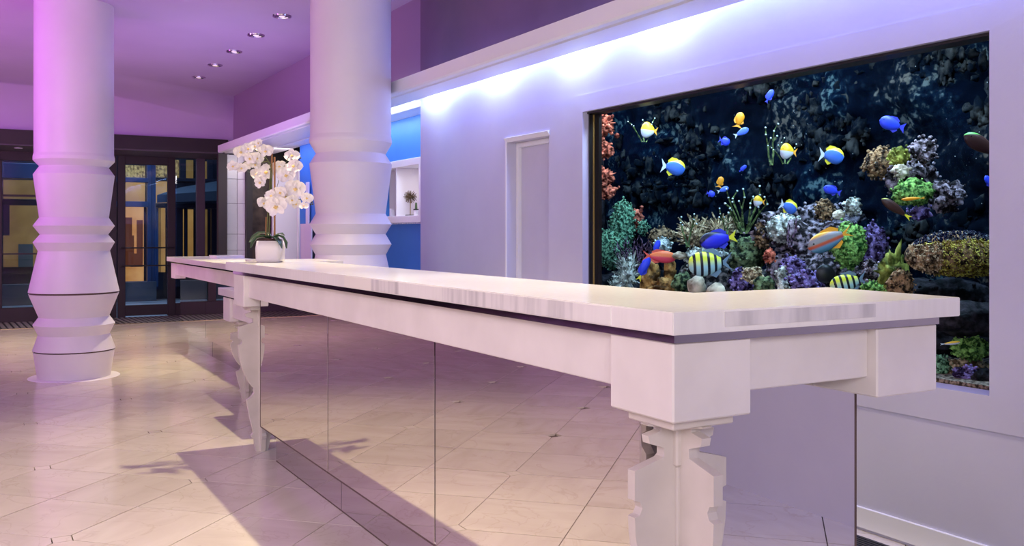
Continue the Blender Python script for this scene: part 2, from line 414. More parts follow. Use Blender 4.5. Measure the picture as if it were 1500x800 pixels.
# diffuser panel at gap
M['diff'] = mat('lit_diffuser', (0.9, 0.95, 1), 0.4, emit=(0.75, 0.88, 1.0), es=3.0)
dfn = noisy('speckled_diffuser', (0.8, 0.9, 1), (0.5, 0.6, 0.7), 60, 0.4)
bq = dfn.node_tree.nodes['Principled BSDF']; bq.inputs['Emission Color'].default_value = (0.75, 0.88, 1, 1); bq.inputs['Emission Strength'].default_value = 2.2
o = build('strip_light', bx(3.102, 3.278, 7.245, 8.04, 2.352, 2.366), dfn); tag(o, 'glowing speckled diffuser strip at the end of the light shelf above the blue alcove', 'light')

# ---- blue alcove
NZ0, NZ1, NY0, NY1 = 1.35, 1.94, 7.30, 8.75
bm = BM()
box(bm, 3.5, 3.56, 7.236, 11.42, 0, NZ0 + 0.03); box(bm, 3.5, 3.56, 7.236, 11.42, NZ1 - 0.03, 2.335); box(bm, 3.5, 3.56, NY1 - 0.03, 11.42, NZ0 + 0.03, NZ1 - 0.03)
box(bm, 3.47, 3.5, 8.84, 11.42, 0, 2.335)
o = build('wall_alcove', bm, M['blue']); tag(o, 'bright blue painted alcove wall', kind='structure')
# niche shelf
sh = empty('wall_shelf', (3.45, 8.0, NZ0), 'white box shelf niche set in the bright blue wall', 'shelf')
bm = BM(); t_ = 0.055
box(bm, 3.45, 3.86, NY0, NY1, NZ0, NZ0 + 0.065, 0.003); box(bm, 3.45, 3.86, NY0, NY1, NZ1 - 0.065, NZ1, 0.003)
box(bm, 3.45, 3.86, NY0, NY0 + 0.02, NZ0, NZ1, 0.002); box(bm, 3.45, 3.86, NY1 - 0.02, NY1, NZ0, NZ1, 0.002)
box(bm, 3.45, 3.50, 7.68, 7.76, NZ0 + 0.06, NZ1 - 0.06, 0.002)
M['shelf'] = mat('shelf_white', (0.82, 0.80, 0.84), 0.4)
build('shelf_frame', bm, M['shelf'], sh); build('back_panel', bx(3.86, 3.88, NY0, NY1, NZ0, NZ1), M['shelf'], sh)
build('divider', bx(3.46, 3.855, 8.30, 8.315, NZ0 + 0.065, NZ1 - 0.065), M['shelf'], sh)
bm = BM()
for k in range(26): box(bm, 3.462, 3.47, 7.72 + k * 0.04, 7.735 + k * 0.04, NZ0 - 0.012, NZ0)
tag(build('led_tape', bm, M['shelf'], sh), kind='stuff')
area('niche_light', (3.55, 8.0, NZ1 - 0.075), (3.62, 8.0, 1.4), 0.1, 0.9, 3.0, (1.0, 0.92, 0.9))
ZS = NZ0 + 0.065
p = on_x(601, 313, 3.56)
sb = empty('starburst_ornament', (p.x, p.y, ZS), 'spiky bronze starburst ornament on a thin stem in the wall niche', 'ornament')
M['bronze'] = mat('bronze', (0.16, 0.11, 0.06), 0.35, metal=0.6)
bm = BM(); random.seed(3)
ctr = Vector((p.x, p.y, CAM_H - (288.5 - HZ) / F * (S * p.x + Cc * p.y)))
for k in range(110):
    zz = 1 - 2 * (k + 0.5) / 110; ph = k * 2.39996; rr_ = math.sqrt(1 - zz * zz)
    dv = Vector((rr_ * math.cos(ph), rr_ * math.sin(ph), zz)); L = 0.066 * random.uniform(0.8, 1.05)
    tube(bm, [ctr, ctr + dv * L], [0.0015, 0.0022], 4)
build('spikes', bm, M['bronze'], sb); build('core', blob(BM(), ctr, 0.018, 2, 0), M['bronze'], sb)
build('stem', tube(BM(), [(p.x, p.y, ZS + 0.012), ctr], 0.0045, 6), mat('brass', (0.35, 0.27, 0.13), 0.4, metal=0.6), sb)
build('base', bx(p.x - 0.03, p.x + 0.03, p.y - 0.05, p.y + 0.05, ZS, ZS + 0.012), M['black'], sb)
p = on_x(609.5, 313, 3.52)
cp = empty('potted_cactus', (p.x, p.y, ZS), 'tiny green cactus in a white and black pot beside the starburst ornament', 'plant')
build('pot', lathe(BM(), [(0.018, ZS), (0.022, ZS + 0.05)], p.x, p.y, 16), M['shelf'], cp)
build('rim', lathe(BM(), [(0.025, ZS + 0.05), (0.025, ZS + 0.062)], p.x, p.y, 16), M['black'], cp)
build('cactus', tube(BM(), [(p.x, p.y, ZS + 0.062), (p.x, p.y, ZS + 0.12)], [0.013, 0.009], 8), mat('cactus_green', (0.08, 0.16, 0.05), 0.6), cp)
p = on_x(566, 308, 3.56); 
cj = empty('grey_jar', (p.x, p.y, ZS), 'small grey lidded jar at the column side of the wall niche', 'jar')
build('body', lathe(BM(), [(0.02, ZS), (0.024, ZS + 0.03), (0.02, ZS + 0.06)], p.x, p.y, 16), mat('grey_glaze', (0.3, 0.3, 0.32), 0.3), cj)
build('lid', lathe(BM(), [(0.022, ZS + 0.06), (0.016, ZS + 0.072), (0.004, ZS + 0.078)], p.x, p.y, 16), M['black'], cj)
p = on_x(574.5, 312, 3.56)
cj = empty('white_box', (p.x, p.y, ZS), 'small white square box standing in the wall niche', 'box')
build('body', bx(p.x - 0.02, p.x + 0.02, p.y - 0.02, p.y + 0.02, ZS, ZS + 0.07, 0.003), M['shelf'], cj)
build('lid', bx(p.x - 0.022, p.x + 0.022, p.y - 0.022, p.y + 0.022, ZS + 0.07, ZS + 0.078, 0.002), M['shelf'], cj)

# ---- things at far end below the soffit
def far_panel(name, px0, px1, Y, z0, z1, m, th=0.06):
    a = on_y(px0, 300, Y).x; b = on_y(px1, 300, Y).x
    return bx(a, b, Y, Y + th, z0, z1), (a + b) / 2
bm, xc = far_panel('', 320, 332.5, 13.0, 0, 2.335, None, 0.10)
o = build('trim_4', bm, M['frame']); tag(o, 'dark bronze post under the end of the light shelf', kind='structure')
bm, xc = far_panel('', 361.5, 370, 13.0, 0, 2.335, None, 0.10)
o = build('trim_5', bm, M['frame']); tag(o, 'dark bronze post beside the white tiled panel', kind='structure')
M['wtile'] = noisy('white_tile', (0.62, 0.60, 0.60), (0.72, 0.70, 0.70), 3, 0.25)
wp = build('wall_tiled', bx(on_y(333, 0, 13.1).x, on_y(361, 0, 13.1).x, 13.13, 13.16, 0, 2.335), M['grout']); tag(wp, 'white stone tiled panel left of the orchid', kind='structure')
zc = [0.0, 0.5, 0.86, 1.02, 1.24, 1.66, 2.0, 2.335]
xa, xb = on_y(333, 0, 13.1).x, on_y(361, 0, 13.1).x
for a, b in zip(zc, zc[1:]):
    for (c, d_) in ((xa, xa + (xb - xa) * 0.52), (xa + (xb - xa) * 0.52, xb)):
        build('tile', bx(c + 0.002, d_ - 0.002, 13.11, 13.13, a + 0.002, b - 0.002, 0.002), M['wtile'], wp)
M['brown'] = noisy('brown_stone', (0.035, 0.022, 0.018), (0.12, 0.08, 0.06), 9, 0.35)
bm, xc = far_panel('', 369, 399, 13.15, 0, 2.335, None)
o = build('wall_brown_stone', bm, M['brown']); tag(o, 'dark brown mottled stone panel behind the orchid', kind='structure')
bm, xc = far_panel('', 399.5, 438, 12.9, 0, 2.22, None)
pw = build('partition_panel', bm, M['trim']); tag(pw, 'tall plain white partition panel behind the orchid flowers', 'panel')
bm, xc = far_panel('', 437, 443.5, 12.6, 0, 2.30, None)
pw = build('partition_post', bm, M['shelf']); tag(pw, 'slim white post between partition panel and dark blue slot', 'post')
bm, xc = far_panel('', 443.5, 450, 12.5, 0, 2.335, None, 0.02)
o = build('wall_slot', bm, mat('deep_blue', (0.01, 0.03, 0.13), 0.5)); tag(o, 'dark blue slot beside the white post', kind='structure')
a = on_y(449.5, 267, 11.0)
cab = build('partition_low', bx(a.x, 3.45, 10.95, 11.05, 0, a.z, 0.004), M['trim']); tag(cab, 'low white partition edge just left of the nearer column', 'panel')
a = on_y(440, 222, 12.2); b = on_y(448, 239, 12.2)
o = build('wall_speaker', bx(a.x, b.x + 0.02, 12.2, 12.3, b.z, 2.334, 0.004), mat('dark_blue_box', (0.01, 0.02, 0.10), 0.5)); tag(o, 'small dark box hung under the light shelf near the nearer column', 'speaker')
o = build('wall_far', bx(3.5, 4.6, 13.4, 13.5, 0, 3.25), M['black']); tag(o, 'dark recess behind the partitions', kind='structure')
lv = empty('louvre_rack', (2.95, 10.2, 0), 'dark slatted rack half hidden behind the nearer column', 'rack')
pa = on_y(455, 0, 10.2).x
build('rack_frame', bx(pa + 0.005, pa + 0.02, 10.2, 10.6, 0, 1.36), M['trim'], lv)
for k in range(12): build('slat', bx(pa + 0.02, pa + 0.12, 10.22 + k * 0.03, 10.232 + k * 0.03, 0.4, 1.35), M['black'], lv)

# ------------------------------------------------------------------ entrance wall
HY0, HY1, DY = 13.9, 15.0, 15.0
XE = 3.16
o = build('trim_6', bx(-6, XE, HY0, HY1 - 0.02, 2.423, 2.613), M['frame']); tag(o, 'dark bronze header box across the entrance', kind='structure')
o2 = build('trim_7', bx(-6, XE, HY0 + 0.02, HY1 - 0.03, 2.405, 2.423), M['mull']); tag(o2, 'taupe underside of the entrance header', kind='structure')
o = build('wall_entrance', bx(-6, 4.6, HY0 + 0.05, HY0 + 0.1, 2.613, 3.3), M['ceil']); tag(o, 'lilac wall above the entrance header', kind='structure')
p = on_y(27, 214.5, 14.3)
dl = empty('recessed_light', (p.x, 14.3, 2.400), 'small recessed round light in the entrance header', 'light')
build('lens', lathe(BM(), [(0.05, 2.398), (0.05, 2.4045)], p.x, 14.3, 20), M['trim'], dl)
# floor grating
gr = empty('floor_grating', (0, 14.4, 0), 'dark slotted metal entrance mat running along the doors', 'floor grate')
build('tray', bx(-5.5, XE - 0.05, 13.9, 14.95, -0.011, 0.002), mat('grating_grey', (0.30, 0.28, 0.26), 0.45, metal=0.3), gr)
bm = BM()
for k in range(int(8.6 / 0.075)): 
    x = -5.45 + k * 0.075
    a = [(x, 13.93), (x + 0.02, 13.93), (x - 0.02, 14.93), (x - 0.04, 14.93)]
    t = [bm.verts.new((q[0], q[1], 0.006)) for q in a]; bt = [bm.verts.new((q[0], q[1], 0.0021)) for q in a]
    bm.faces.new(t); 
    for i in range(4): bm.faces.new((t[i], bt[i], bt[(i + 1) % 4], t[(i + 1) % 4]))
bmesh.ops.recalc_face_normals(bm, faces=bm.faces)
tag(build('slats', bm, M['black'], gr), kind='stuff')
build('edge_strip', bx(-5.5, XE - 0.05, 13.86, 13.9, -0.011, 0.004), mat('brass_edge', (0.55, 0.42, 0.22), 0.3, metal=1), gr)
def X15(px): return on_y(px, 300, DY).x
def Z15(px, y): return on_y(px, y, DY).z
def vbar(bm, p0, p1, z0, z1, y0=DY - 0.04, y1=DY + 0.05, bev=0.004): box(bm, X15(p0), X15(p1), y0, y1, z0, z1, bev)
# left window
wn = build('window_1', bx(-6, X15(-3), DY - 0.04, DY + 0.05, 0.0, 2.42), M['frame']); tag(wn, 'tall dark framed shopfront window left of the column', kind='structure')
bm = BM(); box(bm, X15(-3), X15(163), DY - 0.04, DY + 0.05, 0.0, 0.20, 0.004); box(bm, X15(-3), X15(163), DY - 0.04, DY + 0.05, 2.28, 2.42, 0.004)
box(bm, X15(-3), X15(3), DY - 0.04, DY + 0.05, 0.2, 2.3, 0.004); box(bm, X15(60), X15(74), DY - 0.04, DY + 0.05, 0.2, 2.3, 0.004)
box(bm, X15(150), X15(170.5), DY - 0.04, DY + 0.05, 0.0, 2.42, 0.004)
build('window_frame', bm, M['frame'], wn)
bm = BM(); box(bm, X15(3), X15(60), DY - 0.02, DY + 0.02, 1.77, 1.80); box(bm, X15(3), X15(60), DY - 0.02, DY + 0.02, 0.95, 0.97)
build('glazing_bar', bm, M['frame'], wn)
build('pane', bx(X15(3), X15(60), DY, DY + 0.008, 0.2, 2.3), M['glass'], wn); build('pane', bx(X15(74), X15(150), DY, DY + 0.008, 0.2, 2.3), M['glass'], wn)
# door
d2 = build('door_2', bx(X15(245.5), X15(256.5), DY - 0.04, DY + 0.05, 0.0, 2.42, 0.004), M['frame']); tag(d2, 'dark framed glass entrance door with two push bars', kind='structure')
bm = BM(); vbar(bm, 172, 183.3, 0.0, 2.42); box(bm, X15(183.3), X15(245.5), DY - 0.04, DY + 0.05, 0.02, Z15(215, 446.5), 0.004); box(bm, X15(183.3), X15(245.5), DY - 0.04, DY + 0.05, Z15(215, 241.5), 2.42, 0.004)
build('door_frame', bm, M['frame'], d2)
build('pane', bx(X15(183), X15(246), DY, DY + 0.008, 0.2, 2.3), M['glass'], d2)
for yy in (363, 389):
    z = Z15(215, yy); build('push_bar', tube(BM(), [(X15(176), DY - 0.08, z), (X15(253), DY - 0.08, z)], 0.011, 8), M['black'], d2)
w2 = build('window_2', bx(X15(287.6), X15(299.3), DY - 0.06, DY + 0.05, 0.0, 2.42, 0.004), M['mull']); tag(w2, 'sidelight window with taupe mullion right of the entrance door', kind='structure')
bm = BM(); box(bm, X15(256.5), X15(335), DY - 0.04, DY + 0.05, 0.0, Z15(290, 443), 0.004)
box(bm, X15(318.5), X15(336), DY - 0.05, DY + 0.05, 0.0, 2.42, 0.004); box(bm, X15(256.5), X15(335), DY - 0.04, DY + 0.05, 2.40, 2.46, 0.0)
build('window_frame', bm, M['frame'], w2)
build('pane', bx(X15(256.5), X15(287.6), DY, DY + 0.008, 0.2, 2.42), M['glass'], w2); build('pane', bx(X15(299.3), X15(318.5), DY, DY + 0.008, 0.2, 2.42), M['glass'], w2)
o = build('wall_entrance_right', bx(X15(335), 4.6, DY - 0.04, DY + 0.05, 0, 2.7), M['black']); tag(o, 'dark wall end right of the entrance glazing', kind='structure')
# ---- street and opposite building
o = build('pavement', bx(-8, 9, 15.06, 19.0, -0.1, -0.01), noisy('pavement', (0.16, 0.20, 0.25), (0.22, 0.27, 0.33), 2, 0.6)); tag(o, 'bluish grey street pavement outside the doors', kind='structure')
FY = 18.6
def XF(px): return on_y(px, 300, FY).x
def ZF(px, y): return on_y(px, y, FY).z
fa = empty('opposite_building', (1.0, FY, 0), 'blue framed building with warm lit windows across the street', 'building')
M['bframe'] = noisy('blue_frame', (0.018, 0.06, 0.17), (0.025, 0.08, 0.22), 3, 0.4)
M['bdark'] = mat('navy_dark', (0.006, 0.012, 0.03), 0.5)
build('wall', bx(-9, 10, FY + 0.5, FY + 0.6, -0.1, 5.0), M['bdark'], fa)
build('plinth', bx(XF(-80), XF(228), FY - 0.1, FY + 0.3, -0.1, ZF(200, 413)), noisy('blue_stone', (0.05, 0.075, 0.10), (0.08, 0.11, 0.14), 2, 0.6), fa)
def lit(name, c1, c2, st, scale=3, stretch=(1, 1, 1)):
    m = noisy(name, c1, c2, scale, 0.6, stretch=stretch); b = m.node_tree.nodes['Principled BSDF']
    src = b.inputs['Base Color'].links[0].from_socket; lk(m, src, b.inputs['Emission Color']); b.inputs['Emission Strength'].default_value = st
    return m
M['lit_tan'] = lit('lit_tan', (0.50, 0.25, 0.07), (0.60, 0.33, 0.10), 0.6)
M['lit_orange'] = lit('lit_orange', (0.50, 0.17, 0.035), (0.72, 0.36, 0.12), 0.8, 2)
M['lit_dim'] = lit('lit_dim', (0.20, 0.11, 0.03), (0.28, 0.165, 0.05), 0.55)
M['lit_hatch'] = lit('lit_hatch', (0.10, 0.06, 0.02), (0.62, 0.44, 0.16), 0.5, 14, (2, 1, 1.5))
M['furn'] = mat('lit_brown_furniture', (0.10, 0.025, 0.01), 0.5, emit=(0.16, 0.04, 0.012), es=0.6)  # weak emission stands for room light falling on the cabinets
def win(px0, px1, y0, y1, m, name='window', dy=0.45):
    w_ = build(name, bx(XF(px0), XF(px1), FY + dy, FY + dy + 0.03, ZF((px0 + px1) / 2, y1), ZF((px0 + px1) / 2, y0)), m, fa); return w_
win(183, 218, 240, 262, M['lit_hatch']); win(183, 218, 264, 298, M['lit_tan']); win(183, 216, 300, 415, M['lit_orange'])
win(229, 262, 240, 262, M['lit_hatch']); win(229, 256, 264, 300, M['lit_tan']); win(256, 275, 232, 262, M['lit_hatch'])
win(274, 290, 232, 262, M['lit_dim']); win(298, 312, 234, 262, M['lit_dim']); win(256, 262, 264, 280, M['lit_tan'])
win(229, 246, 304, 400, M['lit_dim']); win(242, 248, 304, 400, M['lit_tan'], dy=0.43); win(268, 272, 306, 395, M['lit_dim']); win(275, 290, 306, 395, M['lit_tan']); win(298, 311, 306, 390, M['lit_dim'])
win(3, 62, 262, 293, M['lit_dim']); win(3, 60, 300, 392, M['lit_dim']); win(3, 60, 350, 392, M['lit_dim'], dy=0.43)
win(4, 15, 298, 345, mat('dark_poster', (0.01, 0.02, 0.05), 0.3), 'poster', 0.40)
win(28, 50, 358, 392, mat('teal_crates', (0.06, 0.12, 0.13), 0.5), 'crate', 0.38)
for (a, b, c, d_) in ((184, 198, 318, 345), (184, 201, 345, 390), (205, 214, 322, 372), (196, 214, 372, 392)): win(a, b, c, d_, M['furn'], 'cabinet', 0.40)
def bar(px0, px1, y0, y1, dy=0.0, m='bframe', name='mullion', th=0.12):
    return build(name, bx(XF(px0), XF(px1), FY + dy, FY + dy + th, ZF((px0 + px1) / 2, y1), ZF((px0 + px1) / 2, y0), 0.006), M[m], fa)
bar(216, 222, 225, 420); bar(222, 229, 225, 420, 0.05, 'bframe'); bar(264, 273, 225, 265, 0.02, 'bdark'); bar(305, 313, 228, 265, 0.02, 'bdark')
bar(170, 218, 260, 267, -0.02, name='transom'); bar(170, 218, 295, 303, -0.02, name='transom'); bar(228, 320, 261, 266, 0.0, 'bdark', 'transom')
bar(170, 184, 225, 420, 0.1, 'bdark'); bar(170, 222, 413, 424, -0.03, name='transom')
bar(256, 268, 300, 420, 0.0, 'bdark'); bar(271, 275, 300, 420, 0.0, 'bdark'); bar(310, 322, 300, 420, 0.0, 'bdark', name='mullion'); bar(228, 322, 298, 305, -0.05, 'bdark', 'transom')
bar(228, 232, 300, 420, 0.0, 'bframe'); bar(246, 257, 300, 420, 0.0, 'bframe')
bar(-40, 66, 240, 262, -0.3, 'bframe', 'fascia', 0.3); bar(-40, 66, 291, 300, 0.1, 'bdark', 'transom'); bar(0, 5, 262, 395, 0.1, 'bdark')
# awning
aw = empty('awning', (XF(290), FY - 0.6, ZF(290, 300)), 'dark blue canvas awning lettered along its valance across the street', 'awning')
M['awn'] = mat('awning_canvas', (0.03, 0.055, 0.09), 0.8)
AY = FY - 0.9
A = [on_y(p_[0], p_[1], AY) for p_ in ((230, 286), (345, 279), (345, 293), (230, 297))]
B = [on_y(p_[0], p_[1], FY) for p_ in ((264, 276), (345, 262))]
bm = BM()
va = [bm.verts.new(q) for q in A]; vb = [bm.verts.new(q) for q in B]
bm.faces.new((va[0], va[1], va[2], va[3])); bm.faces.new((va[0], vb[0], vb[1], va[1])); bm.faces.new((va[0], vb[0], va[3]))
o = build('canopy', bm, M['awn'], aw)
md = o.modifiers.new('solid', 'SOLIDIFY'); md.thickness = 0.02
def text(name, body, size, loc, rot, m, parent, ext=0.002):
    cu = bpy.data.curves.new(name, 'FONT'); cu.body = body; cu.size = size; cu.extrude = ext; cu.align_x = 'CENTER'; cu.align_y = 'CENTER'
    tmp = bpy.data.objects.new(name, cu); COL.objects.link(tmp)
    dg = bpy.context.evaluated_depsgraph_get(); me = bpy.data.meshes.new_from_object(tmp.evaluated_get(dg))
    COL.objects.unlink(tmp); bpy.data.objects.remove(tmp)
    me.materials.append(m); o = bpy.data.objects.new(name, me); COL.objects.link(o)
    o.parent = parent; o.location = Vector(loc) - parent.location; o.rotation_euler = rot
    return o
pt = on_y(291, 289.5, AY - 0.015)
lt_ = text('lettering', 'THE RITZ PLAZA', 0.10, pt, (math.pi / 2, 0, 0), mat('pale_letters', (0.12, 0.14, 0.17), 0.7), aw)

tag(lt_, kind='stuff')
# ------------------------------------------------------------------ ceiling downlights
M['lens'] = mat('lamp_lens', (1, 0.9, 0.9), 0.3, emit=(1.0, 0.75, 0.85), es=0.6)
names = ['nearest to the viewer of five', 'second nearest to the viewer of five', 'middle of the row of five', 'second from the entrance end of five', 'closest to the entrance of five']
for i, (px, py) in enumerate(((413, 23), (375, 51), (343, 75), (315, 95), (291, 113))):
    d = (CZ - CAM_H) * F / (HZ - py); q = at_d(px, py, d)
    t = empty('ceiling_downlight', (q.x, q.y, CZ), 'recessed ceiling downlight, ' + names[i], 'light', 'row of recessed downlights')
    bm = BM()
    seg = 24
    prof = [(0.052, CZ - 0.001), (0.068, CZ - 0.012), (0.084, CZ - 0.012), (0.088, CZ - 0.001)]
    lathe(bm, prof, q.x, q.y, seg); build('ring', bm, M['chrome'], t)
    build('baffle', lathe(BM(), [(0.052, CZ - 0.006), (0.052, CZ - 0.004)], q.x, q.y, seg), mat('baffle_dark', (0.05, 0.04, 0.06), 0.4), t)
    build('lens', lathe(BM(), [(0.026, CZ - 0.010), (0.030, CZ - 0.006)], q.x, q.y, 16), M['lens'], t)

# ------------------------------------------------------------------ columns
def column(name, cx, cy, secs, label, parts):
    t = empty(name, (cx, cy, 0), label, 'column', 'turned white columns')
    for pn, prof, m in secs: build(pn, lathe(BM(), prof, cx, cy, 72), M[m], t)
    return t
d1 = 8.2; q1 = at_d(109, 342, d1)
def z1(y): return CAM_H - (y - HZ) / F * d1
def r1(h): return h / F * d1
K = 1.0
secs = [('shaft', [(r1(53.5), z1(227)), (r1(53.5), 3.249)], 'column'),
        ('collar', [(r1(46.3), z1(245)), (r1(54.7), z1(236)), (r1(54.7), z1(231)), (r1(53.8), z1(227))], 'column'),
        ('upper_drum', [(r1(46.5), z1(319)), (r1(54.5), z1(257)), (r1(46.3), z1(245))], 'column'),
        ('ribbed_waist', [(r1(48), z1(367.5)), (r1(54.7), z1(355)), (r1(45.5), z1(343.5)), (r1(54.7), z1(331)), (r1(46.5), z1(319))], 'column'),
        ('flared_drum', [(r1(61), z1(427)), (r1(48), z1(367.5))], 'column'),
        ('joint_ring', [(r1(59), z1(429.5)), (r1(60), z1(427))], 'joint'),
        ('lower_drum', [(r1(47.3), z1(463)), (r1(60.5), z1(429.5))], 'column'),
        ('lower_rib', [(r1(48), z1(489)), (r1(55), z1(474)), (r1(47.3), z1(463))], 'column'),
        ('skirt', [(r1(55.5), z1(511)), (r1(48), z1(489))], 'column'),
        ('joint_ring', [(r1(53), z1(513)), (r1(54), z1(511))], 'joint'),
        ('base_drum', [(r1(49), 0.004), (r1(54.5), z1(513))], 'column'),
        ('floor_ring', [(r1(62), 0.0), (r1(61), 0.004)], 'column')]
column('turned_column', q1.x, q1.y, secs, 'white turned column standing on the open marble floor at left', None)
d2_ = 7.2; q2 = at_d(514, 342, d2_)
def z2(y): return CAM_H - (y - HZ) / F * d2_
def r2(h): return h / F * d2_
secs = [('shaft', [(r2(58.5), z2(200)), (r2(58.5), 3.249)], 'column'),
        ('collar', [(r2(50.3), z2(226)), (r2(59.7), z2(210)), (r2(59.7), z2(206)), (r2(58.6), z2(200))], 'column'),
        ('upper_drum', [(r2(50.5), z2(313.5)), (r2(59.7), z2(241)), (r2(50.3), z2(226))], 'column'),
        ('ribbed_waist', [(r2(51), z2(373)), (r2(59.2), z2(358)), (r2(50.5), z2(343)), (r2(59.4), z2(328.7)), (r2(50.5), z2(313.5))], 'column'),
        ('flared_drum', [(r2(66), z2(443)), (r2(51), z2(373))], 'column'),
        ('joint_ring', [(r2(64), z2(446)), (r2(65), z2(443))], 'joint'),
        ('lower_drum', [(r2(51), z2(486)), (r2(65), z2(446))], 'column'),
        ('lower_rib', [(r2(52), z2(517)), (r2(60), z2(500)), (r2(51), z2(486))], 'column'),
        ('skirt', [(r2(60), z2(543)), (r2(52), z2(517))], 'column'),
        ('joint_ring', [(r2(58), z2(546)), (r2(59), z2(543))], 'joint'),
        ('base_drum', [(r2(53), 0.004), (r2(59), z2(546))], 'column'),
        ('floor_ring', [(r2(67), 0.0), (r2(66), 0.004)], 'column')]
column('turned_column', q2.x, q2.y, secs, 'white turned column rising behind the counter beside the blue alcove', None)

# ------------------------------------------------------------------ counters
LEG = [(0.0, 0.034), (0.055, 0.045), (0.073, 0.047), (0.08, 0.058), (0.093, 0.062), (0.108, 0.05), (0.125, 0.052), (0.20, 0.070), (0.30, 0.088), (0.304, 0.082), (0.318, 0.060), (0.34, 0.046),
       (0.362, 0.046), (0.375, 0.058), (0.42, 0.086), (0.47, 0.108), (0.53, 0.124), (0.58, 0.132), (0.618, 0.134), (0.622, 0.120), (0.637, 0.113), (0.652, 0.120), (0.656, 0.134), (0.722, 0.134),
       (0.744, 0.052), (0.765, 0.052), (0.778, 0.092), (0.796, 0.096), (0.804, 0.060), (0.812, 0.060), (0.818, 0.096), (0.822, 0.10)]
def wing_outline(c, h, side, top, scale=1.0, maxw=9):
    out = []
    k = top / 0.82
    for (z, w_) in LEG:
        out.append((c + side * min(w_ * scale, maxw), z * k))
    inner = [(c, top), (c, 0.0)]
    return out + inner
def leg_planks(parent, cx, cy, top, clipY=None, sc=1.0, th=0.013):
    """two crossing carved planks; four wings"""
    g = empty('leg', Vector((cx, cy, 0)) - parent.location); g.parent = parent
    t = th
    bm = BM(); prism(bm, wing_outline(cx - 0.0, top, -1, top, sc), 'y', cy - t, cy + t); build_l('wing', bm, g, parent)
    bm = BM(); prism(bm, wing_outline(cx, top, 1, top, sc), 'y', cy - t, cy + t); build_l('wing', bm, g, parent)
    bm = BM(); prism(bm, wing_outline(cy, top, -1, top, sc), 'x', cx - t, cx + t); build_l('wing', bm, g, parent)
    bm = BM(); prism(bm, wing_outline(cy, top, 1, top, sc, clipY or 9), 'x', cx - t, cx + t); build_l('wing', bm, g, parent)
    bm = BM(); box(bm, cx - 0.088 * sc, cx + 0.088 * sc, cy - 0.088 * sc, cy + min(0.088 * sc, clipY or 9), top, top + 0.022, 0.003); build_l('cap_plate', bm, g, parent)
    bm = BM(); box(bm, cx - 0.026, cx + 0.026, cy - 0.026, cy + 0.026, top - 0.10, top, 0.004); box(bm, cx - 0.021, cx + 0.021, cy - 0.021, cy + 0.021, 0.0, top - 0.1, 0.003); build_l('core', bm, g, parent)
    return g
def build_l(name, bm, g, parent):
    me = bpy.data.meshes.new(name); bm.normal_update(); bm.to_mesh(me); bm.free()
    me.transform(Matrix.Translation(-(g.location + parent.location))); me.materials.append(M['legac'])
    o = bpy.data.objects.new(name, me); COL.objects.link(o); o.parent = g; return o

ZT = 1.086; TH = 0.048
X0, Y0c = 1.25, 1.521; Y1c = 5.56; X1c = 2.19; WX, WY = 1.72, 2.005
rc = empty('reception_counter', (1.6, 3.5, 0), 'long L-shaped reception counter with white acrylic top, carved legs and mirrored front', 'counter')
# countertop: L outline
def lslab(bm, pts, z0, z1):
    A = [bm.verts.new((x, y, z1)) for x, y in pts]; B = [bm.verts.new((x, y, z0)) for x, y in pts]
    bm.faces.new(A); bm.faces.new(list(reversed(B)))
    n = len(pts)
    for i in range(n): bm.faces.new((A[i], B[i], B[(i + 1) % n], A[(i + 1) % n]))
    bmesh.ops.recalc_face_normals(bm, faces=bm.faces)
    bmesh.ops.bevel(bm, geom=[e for e in bm.edges], offset=0.0018, segments=2, affect='EDGES')
    return bm
build('countertop', lslab(BM(), [(X0, Y0c), (X1c, Y0c), (2.25, WY), (WX, WY), (WX, Y1c), (X0, Y1c)], ZT - TH, ZT), M['slab'], rc)
# edge pieces glued on the slab: clear and milky lengths (seen as grey and cream patches)
def ypx(px, X): return on_x(px, 400, X).y
for (a, b, m) in ((840, 648, 'slab_patch'), (895, 840, 'slab'), (585, 544, 'slab_patch'), (544, 505, 'slab_hot'), (648, 585, 'slab')):
    ya, yb = ypx(a, X0), ypx(b, X0)
    build('edge_strip', bx(X0 - 0.002, X0, min(ya, yb), max(ya, yb), ZT - TH + 0.003, ZT - 0.003), M[m], rc)
xa, xb = on_y(1061, 450, Y0c).x, on_y(1282, 450, Y0c).x
build('edge_strip', bx(xa, xb, Y0c - 0.002, Y0c, ZT - TH + 0.012, ZT - 0.004), M['slab_patch'], rc)
# mirrored reveal under top
ZA = 1.0155
bm = BM(); box(bm, 1.285, WX - 0.03, 1.56, 5.53, ZA, ZT - TH - 0.0005); box(bm, WX - 0.03, 2.16, 1.56, WY - 0.03, ZA, ZT - TH - 0.0005)
build('steel_reveal', bm, M['steel'], rc)
# blocks
ZB = 0.842
BX0, BY0 = 1.29, 1.57
def blockp(x0, x1, y0, y1, z0, z1):
    bm = BM(); box(bm, x0, x1, y0, y1, z0, z1, 0.004); return build('corner_block', bm, M['acrylic'], rc)
blockp(BX0, 1.516, BY0, 1.80, ZB, ZA); blockp(1.935, 2.165, BY0, 1.80, ZB, ZA); blockp(BX0, 1.516, 5.30, 5.53, ZB - 0.005, ZA)
build('apron', bx(1.318, 1.40, 1.80, 5.30, 0.888, ZA, 0.003), M['acrylic'], rc)
build('apron', bx(1.516, 1.935, 1.598, 1.68, 0.890, ZA, 0.003), M['acrylic'], rc)
leg_planks(rc, 1.40, 1.685, 0.82, 0.075); leg_planks(rc, 1.42, 5.41, 0.815)
